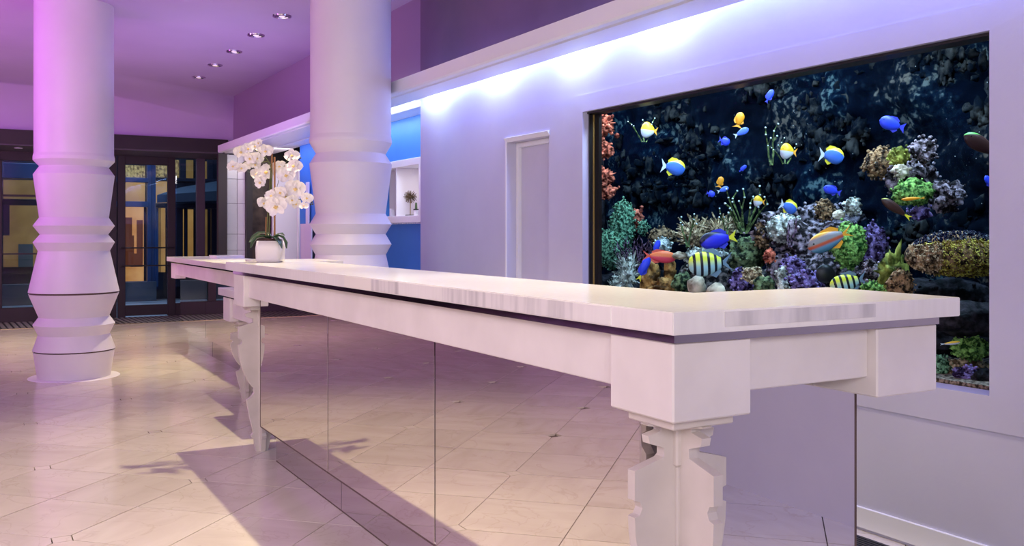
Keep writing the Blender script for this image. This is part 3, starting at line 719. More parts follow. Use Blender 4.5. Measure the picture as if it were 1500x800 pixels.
# body and mirrors
MX, KX = 1.36, 1.42
ME = 1.774
bm = BM(); box(bm, MX + 0.006, 1.70, ME + 0.006, 5.205, 0.186, 0.885); box(bm, 1.70, 2.09, ME + 0.006, 2.0, 0.186, 0.885)
box(bm, KX + 0.006, 1.70, ME + 0.06, 5.10, 0.0, 0.186); box(bm, 1.70, 2.04, ME + 0.06, 1.98, 0.0, 0.186); box(bm, 1.40, 1.70, 1.80, 5.29, 0.884, ZA - 0.002)
box(bm, 1.70, 2.09, ME + 0.03, 1.98, 0.884, ZA - 0.002)
build('body', bm, M['black'], rc)
js = [ME, 2.923, 4.055, 5.21]
for a, b in zip(js, js[1:]): build('mirror_panel', bx(MX, MX + 0.006, a + 0.004, b - 0.004, 0.182, 0.884, 0.0008), M['mirror'], rc)
build('mirror_panel', bx(MX + 0.001, 2.095, ME, ME + 0.006, 0.182, 0.884, 0.0008), M['mirror'], rc)
build('edge_trim', bx(2.095, 2.102, ME - 0.001, ME + 0.02, 0.182, 0.842), M['joint'], rc)
jk = [ME + 0.06, 2.98, 4.045, 5.11]
for a, b in zip(jk, jk[1:]): build('kick_panel', bx(KX, KX + 0.006, a + 0.0025, b - 0.0025, 0.002, 0.182), M['mirror_kick'], rc)
build('kick_panel', bx(KX + 0.001, 2.045, ME + 0.054, ME + 0.06, 0.002, 0.182), M['mirror_kick'], rc)

build('edge_trim', bx(MX - 0.001, MX + 0.006, ME, 5.21, 0.176, 0.182), M['joint'], rc); build('edge_trim', bx(KX - 0.001, KX + 0.006, ME + 0.06, 5.11, 0.0, 0.005), M['joint'], rc)
build('edge_trim', bx(MX - 0.001, MX + 0.006, 5.206, 5.212, 0.182, 0.884), M['joint'], rc)
# low desk
dk = empty('low_desk', (1.9, 6.5, 0), 'lower white acrylic desk section tucked beyond the far leg of the long counter', 'desk')
ZD = 0.836
build('desktop', lslab(BM(), [(1.60, 5.62), (2.09, 5.62), (2.09, 7.37), (1.60, 7.37)], ZD - 0.055, ZD), M['slab'], dk)
build('steel_reveal', bx(1.63, 2.07, 5.65, 7.34, 0.765, ZD - 0.0555), M['steel'], dk)
build('corner_block', bx(1.63, 1.83, 7.12, 7.33, 0.588, 0.765, 0.004), M['acrylic'], dk)
build('apron', bx(1.65, 1.70, 5.68, 7.12, 0.618, 0.765, 0.003), M['acrylic'], dk); build('apron', bx(1.70, 2.06, 5.68, 5.74, 0.618, 0.765, 0.003), M['acrylic'], dk)
leg_planks(dk, 1.76, 7.16, 0.566, None, 0.85)
leg_planks(dk, 1.90, 5.85, 0.596, None, 0.7)
build('back_panel', bx(2.04, 2.07, 5.74, 7.2, 0.0, 0.765), M['acrylic'], dk)
# rear ledge beyond the near counter
rl = empty('rear_ledge', (1.85, 5.70, 0), 'thin white ledge just beyond the counter top, right of the orchid pot', 'ledge')
build('ledge_top', lslab(BM(), [(1.52, 5.66), (2.0, 5.66), (2.0, 6.2), (1.52, 6.2)], 1.054, 1.078), M['slab'], rl)
for (x, y) in ((1.56, 5.72), (1.95, 5.72), (1.56, 6.12), (1.95, 6.12)): build('post', bx(x - 0.012, x + 0.012, y - 0.012, y + 0.012, ZD, 1.054), M['chrome'], rl)

# far counter
fc = empty('far_counter', (2.2, 9.5, 0), 'far reception counter with mirrored base nearest the entrance doors', 'counter')
build('countertop', lslab(BM(), [(1.90, 7.46), (2.55, 7.46), (2.55, 11.44), (1.90, 11.44)], 0.93, 0.98), M['slab'], fc)
build('steel_reveal', bx(1.93, 2.5, 7.5, 11.40, 0.912, 0.9295), M['steel'], fc)
build('corner_block', bx(1.94, 2.17, 11.16, 11.38, 0.735, 0.912, 0.004), M['acrylic'], fc)
build('apron', bx(1.965, 2.04, 7.52, 11.16, 0.775, 0.912, 0.003), M['acrylic'], fc)
bm = BM(); box(bm, 2.006, 2.45, 7.6, 11.14, 0.19, 0.775); box(bm, 2.066, 2.45, 7.65, 10.98, 0, 0.19); box(bm, 2.04, 2.45, 7.6, 11.14, 0.775, 0.911); build('body', bm, M['black'], fc)
for a, b in ((11.15, 9.78), (9.78, 8.41), (8.41, 7.6)): build('mirror_panel', bx(2.0, 2.006, b + 0.004, a - 0.004, 0.184, 0.774), M['mirror'], fc)
for a, b in ((10.99, 9.74), (9.74, 8.49), (8.49, 7.65)): build('kick_panel', bx(2.06, 2.066, b + 0.004, a - 0.004, 0.002, 0.184), M['mirror_kick'], fc)
tr = empty('flat_tray', (2.38, 10.5, 0.98), 'flat white tray lying on the far counter top', 'tray')
build('tray_base', bx(2.24, 2.53, 10.38, 10.75, 0.98, 1.0, 0.002), M['trim'], tr); build('tray_lid', bx(2.235, 2.535, 10.375, 10.755, 1.0, 1.008, 0.002), M['slab'], tr)
# dark mat by the wall
mt = empty('floor_mat', (2.8, 2.6, 0), 'dark navy ribbed mat on the floor by the aquarium wall baseboard', 'mat')
build('mat_field', bx(2.45, 3.155, 1.95, 2.83, 0.0, 0.006, 0.002), mat('navy_mat', (0.02, 0.022, 0.05), 0.9), mt)
bm = BM()
for k in range(34): box(bm, 2.47 + k * 0.02, 2.478 + k * 0.02, 1.97, 2.81, 0.006, 0.009)
tag(build('ribs', bm, M['black'], mt), kind='stuff')

# ------------------------------------------------------------------ orchid
DO = 5.36
pc = at_d(396, 380, DO); pc.z = ZT
orc = empty('potted_orchid', (pc.x, pc.y, ZT), 'white moth orchid with green leaves in a frosted white square pot on the counter', 'plant')
R = Vector((Cc, -S, 0)); FW = Vector((S, Cc, 0)); UP = Vector((0, 0, 1))
rot_ = math.atan2(R.y, R.x)
M['pot'] = mat('frosted_pot', (0.80, 0.76, 0.74), 0.35)
bm = BM(); 
hw = 0.073; 
rings = []
for (z, h) in ((0.0, 0.058), (0.006, 0.068), (0.02, 0.072), (0.08, 0.074), (0.122, 0.068), (0.122, 0.060), (0.10, 0.060)):
    ring = []
    for k in range(32):
        a = 2 * math.pi * k / 32; c, s = math.cos(a), math.sin(a)
        e = 0.35
        x = h * math.copysign(abs(c) ** e, c); y = h * math.copysign(abs(s) ** e, s)
        v = R * x + FW * y
        ring.append(bm.verts.new((pc.x + v.x, pc.y + v.y, ZT + z)))
    rings.append(ring)
for a, b in zip(rings, rings[1:]):
    for k in range(32): f = bm.faces.new((a[k], a[(k + 1) % 32], b[(k + 1) % 32], b[k])); f.smooth = True
bm.faces.new(list(reversed(rings[0])))
bmesh.ops.recalc_face_normals(bm, faces=bm.faces)
build('pot', bm, M['pot'], orc)
build('soil', lathe(BM(), [(0.05, ZT + 0.10), (0.066, ZT + 0.128), (0.05, ZT + 0.134)], pc.x, pc.y, 20), mat('soil', (0.08, 0.035, 0.03), 0.9), orc)
M['leaf'] = noisy('orchid_leaf', (0.035, 0.09, 0.045), (0.07, 0.14, 0.06), 12, 0.3)
def LP(px, y, dd=0.0):
    return at_d(px, y, DO + dd)
def leaf(pts, wid):
    bm = BM(); n = len(pts); L = []; Rr = []; Cm = []; Bm = []
    for i, p in enumerate(pts):
        a = pts[max(i - 1, 0)]; b = pts[min(i + 1, n - 1)]; t = (b - a).normalized()
        side = t.cross(FW * 0.4 + UP).normalized(); t_ = i / (n - 1)
        w_ = wid * (0.35 + 0.65 * math.sin(math.pi * min(1, t_ * 0.85 + 0.15))) if i < n - 1 else wid * 0.15
        nrm = side.cross(t).normalized()
        L.append(bm.verts.new(p - side * w_ + nrm * w_ * 0.15)); Rr.append(bm.verts.new(p + side * w_ + nrm * w_ * 0.15)); Cm.append(bm.verts.new(p)); 
    for i in range(n - 1):
        for f in (bm.faces.new((L[i], Cm[i], Cm[i + 1], L[i + 1])), bm.faces.new((Cm[i], Rr[i], Rr[i + 1], Cm[i + 1]))): f.smooth = True
    o = build('leaf', bm, M['leaf'], orc); md = o.modifiers.new('solid', 'SOLIDIFY'); md.thickness = 0.002; return o
leaf([LP(396, 349), LP(385, 346, -.01), LP(376, 348, -.02), LP(370, 355, -.03), LP(367, 363, -.03)], 0.020)
leaf([LP(396, 348), LP(389, 341, .01), LP(380, 341, .03), LP(371, 347, .04), LP(365, 355, .05)], 0.016)
leaf([LP(398, 348), LP(401, 347, -.04), LP(406, 351, -.07), LP(410, 358, -.09), LP(413, 364, -.10)], 0.030)
leaf([LP(400, 349), LP(408, 345, 0), LP(415, 348, 0), LP(419, 356, 0), LP(420, 364, 0)], 0.018)
leaf([LP(399, 348), LP(405, 343, .04), LP(412, 342, .06), LP(417, 345, .08)], 0.016)
leaf([LP(396, 347), LP(392, 341, .05), LP(387, 339, .08)], 0.016)
M['gstem'] = noisy('orchid_stem', (0.05, 0.10, 0.02), (0.14, 0.12, 0.03), 30, 0.5)
M['cane'] = noisy('bamboo_cane', (0.30, 0.13, 0.04), (0.42, 0.20, 0.07), 20, 0.6)
for pts in ([(391, 346), (392.5, 310), (395.5, 268), (397, 240), (392, 236), (383, 238), (372, 230), (360, 236), (348, 244), (338, 246)],
            [(394, 346), (396, 300), (398, 262), (398, 248), (392, 234), (384, 226), (374, 220)]):
    build('flower_stem', tube(BM(), [LP(x, y) for x, y in pts], [0.0042] * 3 + [0.0025] * (len(pts) - 3), 6), M['gstem'], orc)
build('flower_stem', tube(BM(), [LP(x, y, -.01) for x, y in [(402, 300), (404, 280), (409, 262), (414, 248), (419, 238), (424, 228)]], 0.0015, 6), M['gstem'], orc)
build('flower_stem', tube(BM(), [LP(x, y, 0) for x, y in [(401, 346), (402, 312), (404, 288), (414, 286), (428, 290), (442, 293), (452, 296)]], 0.0018, 6), M['gstem'], orc)
build('cane', tube(BM(), [LP(402.3, 345), LP(402.3, 230)], 0.0055, 8), M['cane'], orc)
build('cane', tube(BM(), [LP(397.5, 300, .03), LP(398.5, 218, .03)], 0.0045, 8), M['cane'], orc)
build('cane', tube(BM(), [LP(389.3, 345, .01), LP(390, 318, .01)], 0.004, 8), M['cane'], orc)
M['petal'] = noisy('orchid_petal', (0.86, 0.80, 0.78), (0.93, 0.89, 0.87), 8, 0.6)
M['lip'] = mat('orchid_lip', (0.85, 0.62, 0.22), 0.5)
def petal(bm, ang, L, W, cup, seed):
    nu, nv = 5, 4; g = []
    for i in range(nu + 1):
        t = i / nu; w_ = W * math.sin(math.pi * (0.12 + 0.83 * t)) ** 0.6
        row = []
        for j in range(nv + 1):
            s_ = (j / nv - 0.5) * 2
            x = L * t; y = w_ * s_; z = cup * (t * t) * L - 0.25 * W * (1 - s_ * s_) * (1 if t > .1 else 0) + 0.34 * W * noise.noise(Vector((t * 3.5, s_ * 2.2, seed)))
            row.append(bm.verts.new((x * math.cos(ang) - y * math.sin(ang), x * math.sin(ang) + y * math.cos(ang), z)))
        g.append(row)
    for i in range(nu):
        for j in range(nv):
            f = bm.faces.new((g[i][j], g[i + 1][j], g[i + 1][j + 1], g[i][j + 1])); f.smooth = True
flower_me = []
for v_ in range(4):
    bm = BM()
    for k, (a, L, W, c) in enumerate(((90, .50, .24, .25), (228, .48, .19, .2), (-48, .48, .19, .2), (14, .56, .36, -.1), (166, .56, .36, -.1))):
        petal(bm, math.radians(a + random.uniform(-8, 8)), L, W, c + random.uniform(-.15, .25), v_ * 7 + k)
    me = bpy.data.meshes.new('flower'); bm.to_mesh(me); bm.free(); me.materials.append(M['petal']); flower_me.append(me)
bm = BM(); blob(bm, (0, -0.04, 0.06), (0.07, 0.10, 0.08), 1, 0.1); blob(bm, (0.07, -0.02, 0.05), (0.05, 0.05, 0.05), 1, 0.1); blob(bm, (-0.07, -0.02, 0.05), (0.05, 0.05, 0.05), 1, 0.1); blob(bm, (0, 0.05, 0.06), 0.035, 1, 0)
lip_me = bpy.data.meshes.new('lip'); bm.to_mesh(lip_me); bm.free(); lip_me.materials.append(M['lip'])
FL = [(85, 215, 50), (135, 225, 46), (130, 130, 56), (172, 112, 50), (212, 96, 46), (234, 78, 36), (185, 168, 55), (226, 168, 55), (275, 125, 60), (222, 262, 52), (243, 308, 56), (280, 250, 78), (356, 214, 56), (430, 152, 60),
      (396, 268, 70), (442, 214, 66), (362, 368, 58), (396, 392, 48), (450, 345, 80), (336, 450, 90), (266, 430, 54), (310, 388, 54), (430, 412, 48), (456, 436, 42), (518, 400, 50), (500, 446, 36), (388, 238, 48), (165, 214, 40), (215, 205, 44), (250, 280, 50)]
random.seed(11)
for i, (zx, zy, sz) in enumerate(FL):
    q = LP(320 + zx / 4, 190 + zy / 4, random.uniform(-0.06, 0.05)); s_ = sz / 4 / F * DO
    o = bpy.data.objects.new('flower', flower_me[i % 4]); COL.objects.link(o); o.parent = orc
    nrm = (-FW + R * random.uniform(-.7, .7) + UP * random.uniform(-.45, .35)).normalized()
    upv = (UP + R * random.uniform(-.5, .5)).normalized(); xv = upv.cross(nrm).normalized(); yv = nrm.cross(xv)
    m3 = Matrix((xv, yv, nrm)).transposed().to_4x4() @ Matrix.Scale(s_ * 1.38, 4)
    m3.translation = q - orc.location
    o.matrix_local = m3
    l_ = bpy.data.objects.new('lip', lip_me); COL.objects.link(l_); l_.parent = o
bm = BM()
for (zx, zy) in ((548, 424), (552, 436), (540, 438), (482, 166), (270, 322), (262, 336), (300, 232), (180, 248)):
    blob(bm, LP(320 + zx / 4, 190 + zy / 4, 0.0), 0.006, 1, 0)
tag(build('buds', bm, mat('bud', (0.05, 0.06, 0.04), 0.5), orc), kind='stuff')

# ------------------------------------------------------------------ aquarium
TX0, TX1 = XW + T, 4.35
GY0, GY1 = 1.75, 6.4
tk = empty('aquarium', (XW + T, 3.45, AQ_Z0), 'large built-in marine reef aquarium with black frame in the lilac wall', 'aquarium')
build('glass_pane', bx(TX0 + 0.002, TX0 + 0.012, AQ_Y0 + 0.001, AQ_Y1 - 0.04, AQ_Z0 + 0.001, AQ_Z1 - 0.001), M['tank_glass'], tk)
M['jamb'] = mat('jamb_brown', (0.03, 0.015, 0.008), 0.5)
bm = BM(); box(bm, XW + 0.03, TX0 + 0.002, AQ_Y1 - 0.012, AQ_Y1 - 0.001, AQ_Z0 + 0.001, AQ_Z1 - 0.002); box(bm, XW + 0.012, TX0 + 0.002, AQ_Y0 + 0.001, AQ_Y1 - 0.012, AQ_Z1 - 0.012, AQ_Z1 - 0.001)
box(bm, TX0 - 0.02, TX0 + 0.002, AQ_Y1 - 0.04, AQ_Y1 - 0.012, AQ_Z0 + 0.001, AQ_Z1 - 0.012)
build('frame', bm, M['black'], tk)
bm = BM(); box(bm, XW + 0.055, XW + 0.066, AQ_Y1 - 0.014, AQ_Y1 - 0.012, AQ_Z0 + 0.001, AQ_Z1 - 0.012); build('frame_strip', bm, mat('gold_strip', (0.30, 0.20, 0.05), 0.4), tk)
M['tankin'] = mat('tank_inside', (0.006, 0.012, 0.03), 0.8)
bm = BM(); box(bm, TX0 + 0.014, TX1 + 0.1, GY0 - 0.03, GY0, 0.35, 2.5); box(bm, TX0 + 0.014, TX1 + 0.1, GY1, GY1 + 0.03, 0.35, 2.5); box(bm, TX1 + 0.07, TX1 + 0.1, GY0, GY1, 0.35, 2.5)
box(bm, TX0 + 0.014, TX1 + 0.07, GY0, GY1, 0.35, 0.38); box(bm, TX0 + 0.014, TX1 + 0.07, GY0, GY1, 2.5, 2.53); box(bm, TX0 + 0.002, TX0 + 0.014, GY0, AQ_Y0, 0.35, 2.5); box(bm, TX0 + 0.045, TX0 + 0.06, AQ_Y1 + 0.15, GY1, 0.35, 2.5)
build('tank_shell', bm, M['tankin'], tk)
wm = bpy.data.materials.new('water'); wm.use_nodes = True; wm.node_tree.nodes.clear()
ou = nd(wm, 'ShaderNodeOutputMaterial'); tr_ = nd(wm, 'ShaderNodeBsdfTransparent'); va_ = nd(wm, 'ShaderNodeVolumeAbsorption')
va_.inputs['Color'].default_value = (0.15, 0.55, 0.85, 1); va_.inputs['Density'].default_value = 0.55
lk(wm, tr_.outputs[0], ou.inputs['Surface']); lk(wm, va_.outputs[0], ou.inputs['Volume'])
build('water', bx(TX0 + 0.0145, TX1 + 0.069, GY0 + 0.001, GY1 - 0.001, 0.381, 2.40), wm, tk)
# ribbed rock backdrop
def backdrop_mat():
    m = mat('reef_backdrop', (0.02, 0.04, 0.06), 0.95, spec=0.03); b = m.node_tree.nodes['Principled BSDF']
    tc = nd(m, 'ShaderNodeTexCoord')
    n = nd(m, 'ShaderNodeTexNoise'); n.inputs['Scale'].default_value = 3.2; n.inputs['Detail'].default_value = 4; lk(m, tc.outputs['Object'], n.inputs['Vector'])
    n2 = nd(m, 'ShaderNodeTexNoise'); n2.inputs['Scale'].default_value = 26; n2.inputs['Detail'].default_value = 3; lk(m, tc.outputs['Object'], n2.inputs['Vector'])
    mu = nd(m, 'ShaderNodeMath', operation='MULTIPLY'); lk(m, n.outputs['Fac'], mu.inputs[0]); lk(m, n2.outputs['Fac'], mu.inputs[1])
    r = nd(m, 'ShaderNodeValToRGB'); cr = r.color_ramp; cr.elements[0].position = 0.24; cr.elements[0].color = (0.001, 0.003, 0.009, 1)
    cr.elements[1].position = 0.40; cr.elements[1].color = (0.13, 0.125, 0.11, 1); e = cr.elements.new(0.33); e.color = (0.006, 0.012, 0.022, 1)
    lk(m, mu.outputs[0], r.inputs[0]); 
    n3 = nd(m, 'ShaderNodeTexNoise'); n3.inputs['Scale'].default_value = 2; lk(m, tc.outputs['Object'], n3.inputs['Vector'])
    hs = nd(m, 'ShaderNodeMixRGB', blend_type='MULTIPLY'); hs.inputs[0].default_value = 1.0
    r3 = nd(m, 'ShaderNodeValToRGB'); r3.color_ramp.elements[0].color = (1, 0.75, 0.6, 1); r3.color_ramp.elements[1].color = (0.6, 0.95, 1, 1); r3.color_ramp.elements[0].position = .4; r3.color_ramp.elements[1].position = .6
    lk(m, n3.outputs['Color'], r3.inputs[0]); lk(m, r.outputs[0], hs.inputs[1]); lk(m, r3.outputs[0], hs.inputs[2]); lk(m, hs.outputs[0], b.inputs['Base Color'])
    return m
M['backdrop'] = backdrop_mat()
bm = BM()
ny, nz = 190, 80; g = []
for i in range(ny + 1):
    row = []
    for j in range(nz + 1):
        y = GY0 + 0.01 + (GY1 - GY0 - 0.02) * i / ny; z = 0.39 + 2.0 * j / nz
        n = noise.fractal(Vector((0, y * 2.2, z * 2.2)), 1.0, 2.0, 4) * 0.10 + abs(noise.noise(Vector((3, y * 9, z * 9)))) * 0.05
        row.append(bm.verts.new((TX1 - 0.02 - max(-0.05, min(0.2, n)), y, z)))
    g.append(row)
for i in range(ny):
    for j in range(nz): bm.faces.new((g[i][j], g[i][j + 1], g[i + 1][j + 1], g[i + 1][j])).smooth = True
rb = build('rock_backdrop', bm, M['backdrop']); tag(rb, 'dark blue grey rock backdrop along the back of the aquarium', 'rock')

# crusty growth standing proud of the backdrop in loose clusters
bm = BM(); rg = random.Random(21)
for (px, py, w_, h_, n_) in ((1210, 150, 50, 50, 90), (1190, 215, 40, 36, 60), (1250, 195, 40, 50, 50), (960, 275, 60, 26, 80), (1010, 225, 50, 50, 70), (985, 170, 60, 30, 50), (1300, 110, 50, 30, 50), (1390, 90, 50, 40, 70),
                          (1020, 285, 40, 30, 60), (920, 250, 40, 60, 40), (1120, 130, 40, 30, 50), (1400, 330, 60, 30, 60), (1140, 270, 60, 20, 50), (1440, 180, 30, 50, 40), (1330, 345, 40, 30, 40), (1050, 320, 60, 14, 30)):
    for _ in range(int(n_ * .55)):
        q = on_x(px + rg.gauss(0, .45) * w_, py + rg.gauss(0, .45) * h_, TX1 - 0.06)
        if not (GY0 + .05 < q.y < GY1 - .05 and 0.7 < q.z < 2.3): continue
        z_ = rg.choice((.5, .7, 1.0, 1.6)); blob(bm, q, (rg.uniform(.01, .03) * z_, rg.uniform(.008, .03) * z_, rg.uniform(.01, .04) * z_), 2, 0.9, 2.6, rg.random() * 50)
grow = noisy('dim_crust', (0.002, 0.004, 0.007), (0.06, 0.052, 0.042), 13, 0.9, lo=.46, hi=.70, spec=0.05)
tag(build('crust', bm, grow, rb, smooth=True), kind='stuff')

# pixel -> tank point
def A_(px, y, X): return on_x(px, y, X)
def mpp(p): return (S * p.x + Cc * p.y) / F
def coral_mat(name, c1, c2, scale=30, rough=0.7, bump=0.6, lo=0.42, hi=0.6): return noisy(name, tuple(v * .45 for v in c1), tuple(min(1, v * 1.15) for v in c2), scale, rough, bump=bump, lo=lo, hi=hi, detail=4, spec=0.15)
C = {
 'red': coral_mat('coral_red', (0.25, 0.03, 0.015), (0.85, 0.22, 0.12)),
 'green': coral_mat('coral_green', (0.03, 0.10, 0.05), (0.26, 0.50, 0.27), 60),
 'moss': coral_mat('coral_moss', (0.04, 0.16, 0.02), (0.30, 0.55, 0.12), 50),
 'beige': coral_mat('coral_beige', (0.30, 0.20, 0.10), (0.80, 0.62, 0.36), 40),
 'white': coral_mat('coral_white', (0.35, 0.36, 0.28), (0.90, 0.90, 0.72), 30),
 'purple': coral_mat('coral_purple', (0.05, 0.02, 0.08), (0.34, 0.24, 0.52), 34),
 'darkpurple': coral_mat('coral_dark_purple', (0.03, 0.015, 0.03), (0.22, 0.12, 0.18), 60),
 'leather': coral_mat('coral_leather', (0.14, 0.06, 0.01), (0.50, 0.26, 0.07), 18),
 'yellow': coral_mat('coral_yellow', (0.55, 0.34, 0.03), (1.0, 0.78, 0.15), 45),
 'bluetip': coral_mat('coral_blue_tip', (0.01, 0.015, 0.10), (0.45, 0.50, 0.55), 70, lo=.5, hi=.7),
 'brown': coral_mat('coral_brown', (0.06, 0.035, 0.02), (0.45, 0.26, 0.12), 40),
 'rock': coral_mat('reef_rock', (0.02, 0.018, 0.015), (0.32, 0.26, 0.22), 28, lo=.45, hi=.72),
 'rockp': coral_mat('reef_rock_pink', (0.03, 0.02, 0.02), (0.55, 0.42, 0.45), 34, lo=.45, hi=.68),
 'olive': coral_mat('olive_rock', (0.02, 0.035, 0.015), (0.18, 0.24, 0.10), 34),
 'tan': coral_mat('tan_stone', (0.35, 0.24, 0.14), (0.85, 0.72, 0.50), 9, bump=0.2),
 'stem': coral_mat('green_stem', (0.04, 0.07, 0.02), (0.14, 0.20, 0.06), 40),
 'tip': mat('pale_tip', (0.75, 0.9, 0.85), 0.5),
 'black': coral_mat('black_rock', (0.004, 0.004, 0.006), (0.03, 0.025, 0.03), 20),  # near-black rock colour, lightly mottled
 'yg': coral_mat('yellow_green', (0.10, 0.12, 0.01), (0.45, 0.45, 0.08), 12),
 'sand': coral_mat('gravel', (0.10, 0.07, 0.05), (0.4, 0.3, 0.22), 60),
}
def lump(name, box_, X, m, label, cat='coral', amp=0.35, knobs=0, kr=4, dep=0.7, sub=4, seed=None, group=None, freq=2.0, spiky=False):
    """one reef piece filling the pixel box (px0,y0,px1,y1) at depth plane X"""
    x0, y0, x1, y1 = box_; c = A_((x0 + x1) / 2, (y0 + y1) / 2, X); k = mpp(c)
    rw, rh = (x1 - x0) / 2 * k, (y1 - y0) / 2 * k
    seed = seed if seed is not None else (x0 * 1.3 + y0 * .7)
    rnd = random.Random(int(seed * 10))
    bm = BM(); R2 = R; ax = (R * rw, FW * min(rw, rh) * dep, UP * rh)
    rr = bmesh.ops.create_icosphere(bm, subdivisions=sub, radius=1.0)
    pts = []
    sh = 0.86 if knobs else 1.0
    for v in rr['verts']:
        n = v.co.normalized(); kk = 1 + amp * noise.fractal(n * freq + Vector((seed, 0, -seed)), 0.9, 2.1, 4)
        kk = max(0.5, kk) * sh
        v.co = c + (ax[0] * n.x + ax[1] * n.y + ax[2] * n.z) * kk
        pts.append((v.co.copy(), n))
    front = [q for q in pts if q[1].y < 0.35]
    for _ in range(knobs):
        q, n = rnd.choice(front); s_ = kr * k * rnd.uniform(.6, 1.2)
        dirn = (ax[0].normalized() * n.x + ax[1].normalized() * n.y + ax[2].normalized() * n.z)
        q = q + Vector((rnd.uniform(-1, 1), rnd.uniform(-1, 1), rnd.uniform(-1, 1))) * s_ * .8
        if spiky: tube(bm, [q, q + (dirn + Vector((rnd.uniform(-.3, .3), rnd.uniform(-.3, .3), rnd.uniform(0, .5)))) * s_ * 2.2], [s_ * .35, s_ * .2], 5)
        else:
            r3 = bmesh.ops.create_icosphere(bm, subdivisions=1, radius=s_ * .62)
            for v in r3['verts']: v.co += q + dirn * s_ * .3
    for f in bm.faces: f.smooth = True
    o = build(name, bm, C[m]); tag(o, label, cat, group); return o
def bush(name, base, spread, h, X, m, n, label, r=1.2, lean=0.6, tips=None, cat='coral', seed=1, depth=3):
    c = A_(base[0], base[1], X); k = mpp(c); bm = BM(); bt = BM(); rnd = random.Random(seed)
    for i in range(n):
        a = (i + .5) / n * 2 - 1 + rnd.uniform(-.1, .1)
        p = c.copy(); d = (UP + R * a * lean + FW * rnd.uniform(-.4, .4)).normalized()
        L = h * k * rnd.uniform(.75, 1.05) / depth * (1 - .25 * abs(a)); pts = [p + R * a * spread * k * .15]
        for s_ in range(depth):
            pts.append(pts[-1] + d * L); d = (d + Vector((rnd.uniform(-.25, .25), rnd.uniform(-.25, .25), rnd.uniform(-.05, .25)))).normalized()
            if s_ > 0 or depth == 1:
                e = pts[-1] + (d + R * rnd.uniform(-1, 1) + FW * rnd.uniform(-.5, .2)).normalized() * L * .7
                tube(bm, [pts[-1], e], [r * k * .6, r * k * .4], 5)
                if tips: r3 = bmesh.ops.create_icosphere(bt, subdivisions=1, radius=r * k * .85); [setattr(v, 'co', v.co + e) for v in r3['verts']]
        tube(bm, pts, [r * k * (1 - .45 * j / depth) for j in range(len(pts))], 6)
        if tips: r3 = bmesh.ops.create_icosphere(bt, subdivisions=1, radius=r * k * .9); [setattr(v, 'co', v.co + pts[-1]) for v in r3['verts']]
    for f in bm.faces: f.smooth = True
    t = empty(name, c, label, cat); build('branches', bm, C[m], t)
    if tips: build('tips', bt, C[tips], t)
    else: bt.free()
    return t
# base reef rocks
lump('reef_rock', (870, 392, 1010, 470), 3.98, 'black', 'dark low reef rock at the bottom left of the aquarium', 'rock', dep=1)
lump('reef_rock', (985, 362, 1140, 470), 3.95, 'rock', 'mottled reef rock behind the striped fish', 'rock', knobs=120, kr=5, dep=.8)
lump('reef_rock', (1120, 318, 1300, 480), 3.95, 'rockp', 'pinkish mottled reef mound in the middle of the aquarium', 'rock', amp=.45, knobs=320, kr=5, dep=.6)
lump('reef_rock', (1290, 400, 1480, 500), 3.88, 'black', 'dark reef rock under the yellow plate coral', 'rock', knobs=60, kr=5, dep=.7)
lump('reef_rock', (1100, 300, 1270, 372), 4.02, 'rockp', 'upper ledge of pinkish rubble behind the pale round coral', 'rock', amp=.55, knobs=260, kr=4.5, dep=.6)
lump('reef_rock', (1355, 440, 1470, 492), 3.56, 'black', 'black overhanging ledge at the lower right corner of the aquarium', 'rock', dep=1.2, amp=.2)
gravel = build('gravel_bed', bx(TX0 + 0.03, TX1 - 0.1, GY0 + 0.02, AQ_Y1 + 0.1, 0.40, 0.665), C['sand']); tag(gravel, 'brown gravel bed on the aquarium floor', 'gravel', kind='stuff')
# left group
lump('orange_sponge', (862, 166, 898, 200), 3.70, 'red', 'orange red folded sponge in the top left corner of the aquarium', amp=.7, freq=3.5, knobs=24, kr=6)
lump('orange_sponge', (866, 205, 900, 232), 3.74, 'red', 'darker red knobbly sponge just under the top left one', amp=.5, knobs=50, kr=3)
lump('orange_sponge', (862, 246, 900, 272), 3.70, 'red', 'orange red folded sponge halfway down the left edge of the aquarium', amp=.7, freq=3.5, knobs=20, kr=6)
lump('orange_sponge', (874, 270, 904, 292), 3.74, 'red', 'dull red knobbly sponge above the green coral peak', amp=.5, knobs=40, kr=3)
lump('dark_rock_wall', (850, 190, 884, 420), 3.80, 'black', 'dark rock wall behind the orange sponges', 'rock', dep=1)
lump('green_coral', (893, 290, 932, 372), 3.86, 'green', 'peaked pale green bumpy coral on the left', knobs=240, kr=3.2, amp=.2)
lump('green_coral', (868, 332, 926, 398), 3.80, 'green', 'broad darker green bumpy coral below the peaked one', knobs=320, kr=3.0, amp=.2)
lump('red_coral', (920, 306, 944, 338), 3.95, 'red', 'brownish red cup coral behind the green coral', amp=.4, knobs=16, kr=5)
lump('green_coral', (934, 322, 950, 345), 3.93, 'green', 'small green coral tuft right of the red cup coral', knobs=60, kr=2.6)
bush('bush_coral', (932, 398), 60, 52, 3.72, 'darkpurple', 34, 'dark purple bushy branching coral behind the red fish', r=1.3, lean=1.0, seed=5, depth=4)
lump('dome_coral', (948, 332, 992, 362), 3.98, 'brown', 'ribbed olive brown dome coral', amp=.15, freq=6, knobs=100, kr=2.5)
lump('dome_coral', (958, 346, 984, 372), 3.92, 'white', 'small pale dome coral in front of the brown dome', amp=.1, knobs=70, kr=2.5)
lump('white_coral', (905, 376, 932, 424), 3.66, 'white', 'whitish branching coral clump at the lower left', knobs=120, kr=3.6, spiky=True)
lump('white_coral', (893, 408, 912, 432), 3.60, 'white', 'small pale coral sprig at the very lower left', knobs=60, kr=3, spiky=True)
